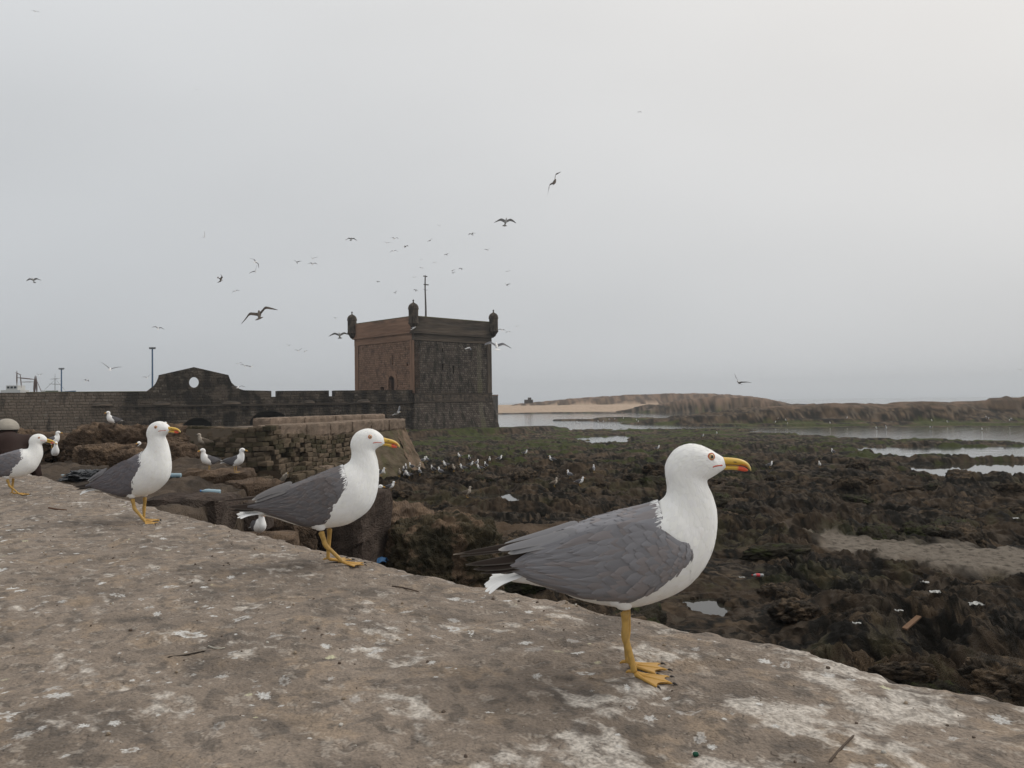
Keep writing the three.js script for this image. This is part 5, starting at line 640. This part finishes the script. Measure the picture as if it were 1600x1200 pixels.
  for (const [x, y, s] of [[180, 573, 12], [437, 453, 11], [503, 437, 15], [503, 460, 14], [663, 356, 16], [812, 371, 14], [843, 354, 15], [890, 388, 12], [840, 406, 12], [991, 363, 12], [1030, 300, 8], [1166, 336, 13], [1233, 402, 11], [1060, 421, 9], [956, 443, 7], [956, 477, 7], [1012, 453, 9], [1087, 488, 8], [1089, 497, 7], [1122, 480, 9], [926, 516, 8], [932, 570, 8], [972, 571, 7], [847, 580, 7], [775, 534, 7], [1317, 491, 9], [1312, 548, 11]]) { const [px, py] = Z7(x, y); fly(px, py, s, Math.floor(R(0, 5)), H + R(-0.7, 0.7) + (rnd() < 0.5 ? Math.PI : 0), R(-0.45, 0.45), 'tiny gull in the flock circling above the tower', 'flock circling above the tower'); }
  for (const [x, y, s] of [[600, 687, 7], [400, 800, 8], [445, 822, 11], [472, 825, 10]]) { const [px, py] = Z7(x, y); fly(px, py, s, Math.floor(R(0, 3)), H + R(-0.5, 0.5), R(-0.3, 0.3), 'tiny gull in the open sky between gable and tower', 'gulls between gable and tower'); }
  for (const [x, y, s] of [[1292, 735, 14], [1320, 743, 10], [1354, 720, 8]]) { const [px, py] = Z7(x, y); fly(px, py, s, Math.floor(R(0, 3)), H + R(-0.5, 0.5), R(-0.3, 0.3), 'small gull right of the seaward turret of the tower', 'gulls beside the seaward turret'); }
}

// ---------------------------------------------------------------- the man at the edge of the picture
{
  const base = at(15, 700, 8.6); const G0 = -0.86; const o = thing('person', 'person in dark brown jacket and pale flat cap sitting hunched on the ledge', 'person', null, new THREE.Vector3(base.x, G0, base.z)); o.rotation.y = -0.9;
  const bones = [ // sitting on a stone, facing left (-x), leaning forward
    [[0.10, 0.42, 0, 0.17], [0.02, 0.68, 0, 0.175]], [[0.02, 0.68, 0, 0.175], [-0.10, 0.96, 0, 0.17]], [[-0.09, 1.0, 0.18, 0.095], [-0.09, 1.0, -0.18, 0.095]], [[-0.12, 1.0, 0, 0.09], [-0.19, 1.07, 0, 0.075]],
    [[0.08, 0.42, 0.10, 0.11], [-0.36, 0.46, 0.13, 0.08]], [[-0.36, 0.46, 0.13, 0.075], [-0.34, 0.08, 0.13, 0.05]], [[-0.34, 0.06, 0.13, 0.045], [-0.52, 0.04, 0.14, 0.04]], [[0.08, 0.42, -0.10, 0.11], [-0.36, 0.46, -0.13, 0.08]], [[-0.36, 0.46, -0.13, 0.075], [-0.34, 0.08, -0.13, 0.05]], [[-0.34, 0.06, -0.13, 0.045], [-0.52, 0.04, -0.14, 0.04]],
    [[-0.09, 0.98, 0.21, 0.08], [-0.12, 0.64, 0.26, 0.052]], [[-0.12, 0.64, 0.26, 0.05], [-0.34, 0.56, 0.13, 0.036]], [[-0.09, 0.98, -0.21, 0.08], [-0.12, 0.64, -0.26, 0.052]], [[-0.12, 0.64, -0.26, 0.05], [-0.34, 0.56, -0.13, 0.036]], [[-0.34, 0.56, 0.13, 0.034], [-0.42, 0.545, 0.08, 0.03]], [[-0.34, 0.56, -0.13, 0.034], [-0.42, 0.545, -0.08, 0.03]],
    [[-0.215, 1.10, 0, 0.085], [-0.235, 1.16, 0, 0.095]], [[-0.28, 1.06, 0, 0.05], [-0.25, 1.1, 0, 0.075]], [[-0.325, 1.11, 0, 0.016], [-0.33, 1.095, 0, 0.018]]];
  const res = 84, mc = new MarchingCubes(res, new THREE.MeshStandardMaterial(), false, false, 120000), half = 0.66, cx = -0.15, cy = 0.62;
  const sd = (p, [a, b]) => { const dx = b[0] - a[0], dy = b[1] - a[1], dz = b[2] - a[2], t = clamp(((p[0] - a[0]) * dx + (p[1] - a[1]) * dy + (p[2] - a[2]) * dz) / (dx * dx + dy * dy + dz * dz)); return Math.hypot(p[0] - a[0] - dx * t, p[1] - a[1] - dy * t, p[2] - a[2] - dz * t) - lerp(a[3], b[3], t); };
  mc.isolation = 0; for (let k = 0; k < res; k++) for (let j = 0; j < res; j++) for (let i = 0; i < res; i++) { const q = [(i / res * 2 - 1) * half + cx, (j / res * 2 - 1) * half + cy, (k / res * 2 - 1) * half]; let d = 1; for (const b of bones) { const e = sd(q, b), h = Math.max(0.035 - Math.abs(d - e), 0) / 0.035; d = Math.min(d, e) - h * h * 0.035 * 0.25; } mc.field[i + j * res + k * res * res] = -(d + 0.006 * N3(q[0] * 14, q[1] * 9, q[2] * 14) * (q[1] < 0.95 ? 1 : 0)); }
  mc.update(); const n = mc.count, g = new THREE.BufferGeometry(); const pa = new Float32Array(n * 3); for (let i = 0; i < n; i++) pa.set([mc.positionArray[i * 3] * half + cx, mc.positionArray[i * 3 + 1] * half + cy, mc.positionArray[i * 3 + 2] * half], i * 3); g.setAttribute('position', new THREE.BufferAttribute(pa, 3)); const gm = mergeVertices(g, 1e-5); gm.computeVertexNormals();
  paint(gm, (x, y, z) => (y > 1.05 && x < -0.19) || (x < -0.335 && y > 0.5 && y < 0.62 && Math.abs(z) < 0.16) ? [0.30, 0.17, 0.11] : y > 0.5 && x > -0.3 || y > 0.6 ? [0.030, 0.017, 0.014] : y < 0.1 ? [0.02, 0.018, 0.017] : [0.03, 0.03, 0.036]);
  const fingers = []; for (const s of [1, -1]) { for (let f = 0; f < 4; f++) { const z = s * (0.055 + 0.017 * f); fingers.push(paint(sweep([[-0.43, 0.55, z, 0.011], [-0.465 - 0.004 * (f === 1 || f === 2 ? 2 : 0), 0.545, z, 0.0095], [-0.485, 0.52, z * 0.95, 0.009], [-0.482, 0.50, z * 0.93, 0.0075]], 7, 6), [0.30, 0.17, 0.11])); } fingers.push(paint(sweep([[-0.39, 0.565, s * 0.06, 0.013], [-0.42, 0.56, s * 0.03, 0.011], [-0.445, 0.55, s * 0.018, 0.008]], 7, 6), [0.30, 0.17, 0.11])); }
  part('body', [gm, ...fingers], M_plain, o);
  const capG = new THREE.SphereGeometry(0.118, 24, 14, 0, Math.PI * 2, 0, Math.PI * 0.54).scale(1.12, 0.9, 1.02); paint(capG, (x, y, z) => { const v = 1 + 0.15 * N3(x * 50, y * 50, z * 50); return [0.33 * v, 0.30 * v, 0.255 * v]; }); capG.translate(-0.235, 1.165, 0); const peak = paint(gridGeo(6, 12, (u, v) => { const a = Math.PI + (v - 0.5) * 2.0; return [-0.235 + Math.cos(a) * (0.115 + 0.06 * u) * 1.15, 1.175 - 0.012 * u - 0.01, Math.sin(a) * (0.11 + 0.035 * u)]; }), [0.33, 0.30, 0.255]); part('cap', [capG, peak], M_plain, o);
  const hair = paint(new THREE.SphereGeometry(0.104, 20, 14, Math.PI * 0.55, Math.PI * 0.9, Math.PI * 0.4, Math.PI * 0.35), [0.02, 0.016, 0.014]); hair.translate(-0.232, 1.145, 0); part('hair', hair, M_plain, o);
  const seat = solo('seat_stone', rockGeo(101, 0.3, 0.17, 0.28, { boxy: 0.8, rough: 0.15, cols: BANK, detail: 10 }), M_rock, 'squarish stone that the man in the flat cap sits on', 'stone'); seat.position.set(base.x + 0.12, G0 + 0.14, base.z - 0.02);
}

// ---------------------------------------------------------------- boat, litter, crumbs
{
  const b = at(-62, 686, 26), y0 = shoreH(b.x, b.z), t = thing('rowing_boat', 'blue wooden boat with raised bow in front of the rampart', 'boat', null, new THREE.Vector3(b.x, y0, b.z)); t.rotation.y = 0.25; t.scale.setScalar(0.68);
  const hull = (s) => gridGeo(24, 8, (u, v) => { const x = lerp(-2.6, 1.6, u), w = 0.85 * Math.pow(Math.max(0, Math.sin(Math.PI * (0.12 + 0.88 * u))), 0.6), top = 0.85 + 0.65 * Math.pow(u, 3); return [x + 0.25 * v * u, lerp(0.02, top, v), s * w * (0.25 + 0.75 * Math.pow(v, 0.6))]; });
  part('hull', [hull(1), hull(-1)], stdMat({ color: rgb(0.03, 0.12, 0.32), roughness: 0.5 }), t); part('gunwale', [1, -1].map((s) => sweep([...Array(9)].map((_, i) => { const u = i / 8, w = 0.85 * Math.pow(Math.max(0, Math.sin(Math.PI * (0.12 + 0.88 * u))), 0.6); return [lerp(-2.6, 1.6, u) + 0.25 * u, 0.87 + 0.65 * u ** 3, s * w, 0.04]; }), 6, 20)), stdMat({ color: rgb(0.05, 0.05, 0.055), roughness: 0.6 }), t); for (const x of [-1.4, -0.3]) part('thwart', box(0.25, 0.05, 1.5, x, 0.6, 0), stdMat({ color: rgb(0.2, 0.14, 0.09) }), t); part('floor', box(3.0, 0.05, 0.8, -0.9, 0.15, 0), stdMat({ color: rgb(0.1, 0.1, 0.12) }), t);
  // crumpled black sack
  const sack = new THREE.IcosahedronGeometry(1, 24); sack.deleteAttribute('uv'); const sg = mergeVertices(sack.deleteAttribute('normal') || sack, 1e-5), p = sg.attributes.position; for (let i = 0; i < p.count; i++) { const x = p.getX(i), y = p.getY(i), z = p.getZ(i), d = 1 + 0.35 * N3(x * 1.6, y * 1.6, z * 1.6) + 0.28 * (Math.abs(N3(x * 4, y * 4, z * 4)) - 0.3) + 0.1 * Math.abs(N3(x * 11, y * 11, z * 11)); p.setXYZ(i, x * 0.42 * d, Math.max(-0.05, y * 0.13 * d), z * 0.3 * d); } sg.computeVertexNormals();
  const sp = at(138, 741, 15.6); solo('plastic_sack', sg, stdMat({ color: rgb(0.012, 0.014, 0.017), roughness: 0.35 }), 'crumpled black plastic sack on the dirt behind the third gull', 'sack').position.set(sp.x, shoreH(sp.x, sp.z) + 0.05, sp.z);
  const bottleG = (l = 0.3) => new THREE.LatheGeometry([[0.001, 0], [0.036, 0.002], [0.04, 0.02], [0.038, l * 0.25], [0.041, l * 0.3], [0.038, l * 0.45], [0.041, l * 0.6], [0.034, l * 0.75], [0.015, l * 0.88], [0.014, l * 0.95], [0.001, l * 0.95]].map((q) => new THREE.Vector2(...q)), 16);
  const pale = new THREE.MeshPhysicalMaterial({ color: rgb(0.42, 0.58, 0.66), roughness: 0.2, transmission: 0.35, thickness: 0 }), capM = stdMat({ color: rgb(0.05, 0.18, 0.42), roughness: 0.5 });
  const bottle = (pos, label, yaw, tilt, bodyM = pale, lab = null) => { const o = thing('plastic_bottle', label, 'bottle', 'bottles thrown among the rocks', pos); part('body', bottleG(), bodyM, o); part('cap', new THREE.CylinderGeometry(0.017, 0.017, 0.02, 12).translate(0, 0.292, 0), lab ? stdMat({ color: rgb(0.5, 0.03, 0.03) }) : capM, o); if (lab) part('paper_label', new THREE.CylinderGeometry(0.0425, 0.0425, 0.1, 18, 1, true).translate(0, 0.15, 0), lab, o); o.rotation.set(0, yaw, Math.PI / 2 - tilt); o.position.y += 0.045; return o; };
  const ground = (px, py, y) => { const q = onPlane(px, py, y); q.y = shoreH(q.x, q.z); return q; };
  bottle(ground(113, 738, -0.85), 'pale blue bottle lying in front of the black sack', 0.4, 0); bottle(ground(163, 744, -0.85), 'small pale bottle at the right end of the black sack', 1.3, 0.2); bottle(ground(345, 773, -0.85), 'pale blue bottle on the ledge left of the second gull tail', 0.2, 0.1); bottle(ground(283, 752, -0.85), 'flat blue bottle on the ledge beside the third gull breast', -0.1, 0);
  bottle(onShore(1193, 903), 'clear bottle with bright red label among the near rocks', 0.1, 0.05, new THREE.MeshPhysicalMaterial({ color: rgb(0.5, 0.52, 0.52), roughness: 0.2, transmission: 0.4, thickness: 0 }), stdMat({ color: rgb(0.55, 0.03, 0.04), roughness: 0.5 })).scale.setScalar(0.9);
  const scrap = (pos, sx, sz, col, label, name = 'plastic_scrap') => { const g = gridGeo(10, 10, (u, v) => [(u - 0.5) * sx * (1 + 0.5 * N2(v * 2 + sx * 30, 1)), 0.04 + sx * (0.16 * N2(u * 2 + sx * 40, v * 2) + 0.04 * N2(u * 6, v * 6)), (v - 0.5) * sz * (1 + 0.5 * N2(u * 2, 5 + sz * 20))]); const m = solo(name, g, stdMat({ color: rgb(...col), roughness: 0.6 }), label, 'litter', 'scraps of litter on the rocks'); m.position.copy(pos); return m; };
  const bl = at(592, 874, 14.9); scrap(new THREE.Vector3(bl.x, bl.y - 0.04, bl.z), 0.3, 0.25, [0.05, 0.16, 0.34], 'crumpled blue plastic wedged between concrete block and mossy boulder');
  for (const [px, py, s, l] of [[1445, 918, 0.28, 'white scrap on the near rocks above the plank'], [1462, 935, 0.3, 'white scrap on rocks right of the other above the plank'], [1525, 953, 0.35, 'torn white plastic at the far right of the near rocks'], [1406, 963, 0.2, 'small white scrap just above the wooden plank'], [1160, 910, 0.2, 'small white scrap left of the red labelled bottle'], [1588, 815, 0.3, 'white scrap on the rocks beyond the gravel'], [1340, 985, 0.2, 'white scrap left of the wooden plank']]) scrap(onShore(px, py).add(new THREE.Vector3(0, 0.05, 0)), s * 0.55, s * 0.4, [0.40, 0.40, 0.38], l);
  { const a = onShore(1425, 984), m = solo('wooden_plank', new THREE.BoxGeometry(0.6, 0.03, 0.08, 8, 1, 2), stdMat({ color: rgb(0.19, 0.105, 0.055), roughness: 0.85, bumpMap: rockTex, bumpScale: 0.006 }), 'short brown wooden plank lying tilted on the near rocks', 'plank'); m.position.set(a.x, a.y + 0.08, a.z); m.rotation.set(0.1, 0.75, 0.08); }
  // twigs, quills and grit on the sea wall
  const wp = (px, py, up = 0) => { const q = onPlane(px, py, 0), rel = [q.x - WO[0], q.z - WO[1]], s = rel[0] * WD[0] + rel[1] * WD[1], tt = rel[0] * WN[0] + rel[1] * WN[1]; return [q.x, wallRelief(s, tt) + up, q.z]; };
  const twig = (pts, r, col, label) => solo('twig', paint(sweep(pts.map(([x, y], i) => [...wp(x, y, r * 0.9), r * (1 - 0.5 * i / pts.length)]), 6, 14), col), M_plain, label, 'twig', 'twigs and quills on the wall');
  twig([[612, 912], [630, 920], [655, 925]], 0.0022, [0.05, 0.03, 0.02], 'dark curved twig in front of the second gull'); twig([[262, 1030], [290, 1022], [322, 1018]], 0.0022, [0.035, 0.028, 0.022], 'dark short twig on the wall left of centre'); twig([[325, 1008], [338, 1014], [352, 1011]], 0.0016, [0.42, 0.40, 0.34], 'pale curved quill beside the dark short twig'); twig([[75, 795], [90, 796], [105, 797]], 0.004, [0.12, 0.06, 0.035], 'reddish stick on the far part of the wall'); twig([[1296, 1192], [1315, 1172], [1335, 1152]], 0.0022, [0.075, 0.055, 0.04], 'knobbly twig at the bottom edge of the picture');
  { const m = solo('glass_pebble', rockGeo(7, 0.0042, 0.003, 0.0038, { boxy: 0.3, rough: 0.2, detail: 6, cols: [[0.01, 0.06, 0.035], [0.012, 0.07, 0.04], [0.01, 0.06, 0.035]] }), M_plain, 'small dark green glass pebble on the wall below the largest gull', 'pebble'); m.position.set(...wp(1087, 1175, 0.003)); }
  const grit = new THREE.InstancedMesh(rockGeo(5, 1, 0.7, 0.85, { boxy: 0.4, rough: 0.4, detail: 3, cols: [[0.8, 0.8, 0.8], [0.9, 0.9, 0.9], [1, 1, 1]] }), M_plain, 2600), d = new THREE.Object3D(), col = new THREE.Color();
  for (let i = 0; i < 2600; i++) { const s = R(-1.6, 6.5), tt = Math.pow(rnd(), 1.2) * 1.6 + edgeOff(s) + 0.03, [x, z] = wallXZ(s, tt), r = 0.0008 + 0.0035 * Math.pow(rnd(), 5); d.position.set(x, wallRelief(s, tt) + r * 0.3, z); d.rotation.set(rnd() * 6, rnd() * 6, rnd() * 6); d.scale.setScalar(r); d.updateMatrix(); grit.setMatrixAt(i, d.matrix); const k = rnd(); col.setRGB(...(k < 0.45 ? [0.12, 0.09, 0.07] : k < 0.8 ? [0.28, 0.22, 0.16] : [0.5, 0.47, 0.42])); grit.setColorAt(i, col); }
  grit.name = 'grit'; tag(grit, 'loose sand grains and grit scattered over the sea wall', 'grit', null, 'stuff'); grit.castShadow = grit.receiveShadow = true; scene.add(grit);
}
renderer.render(scene, camera);
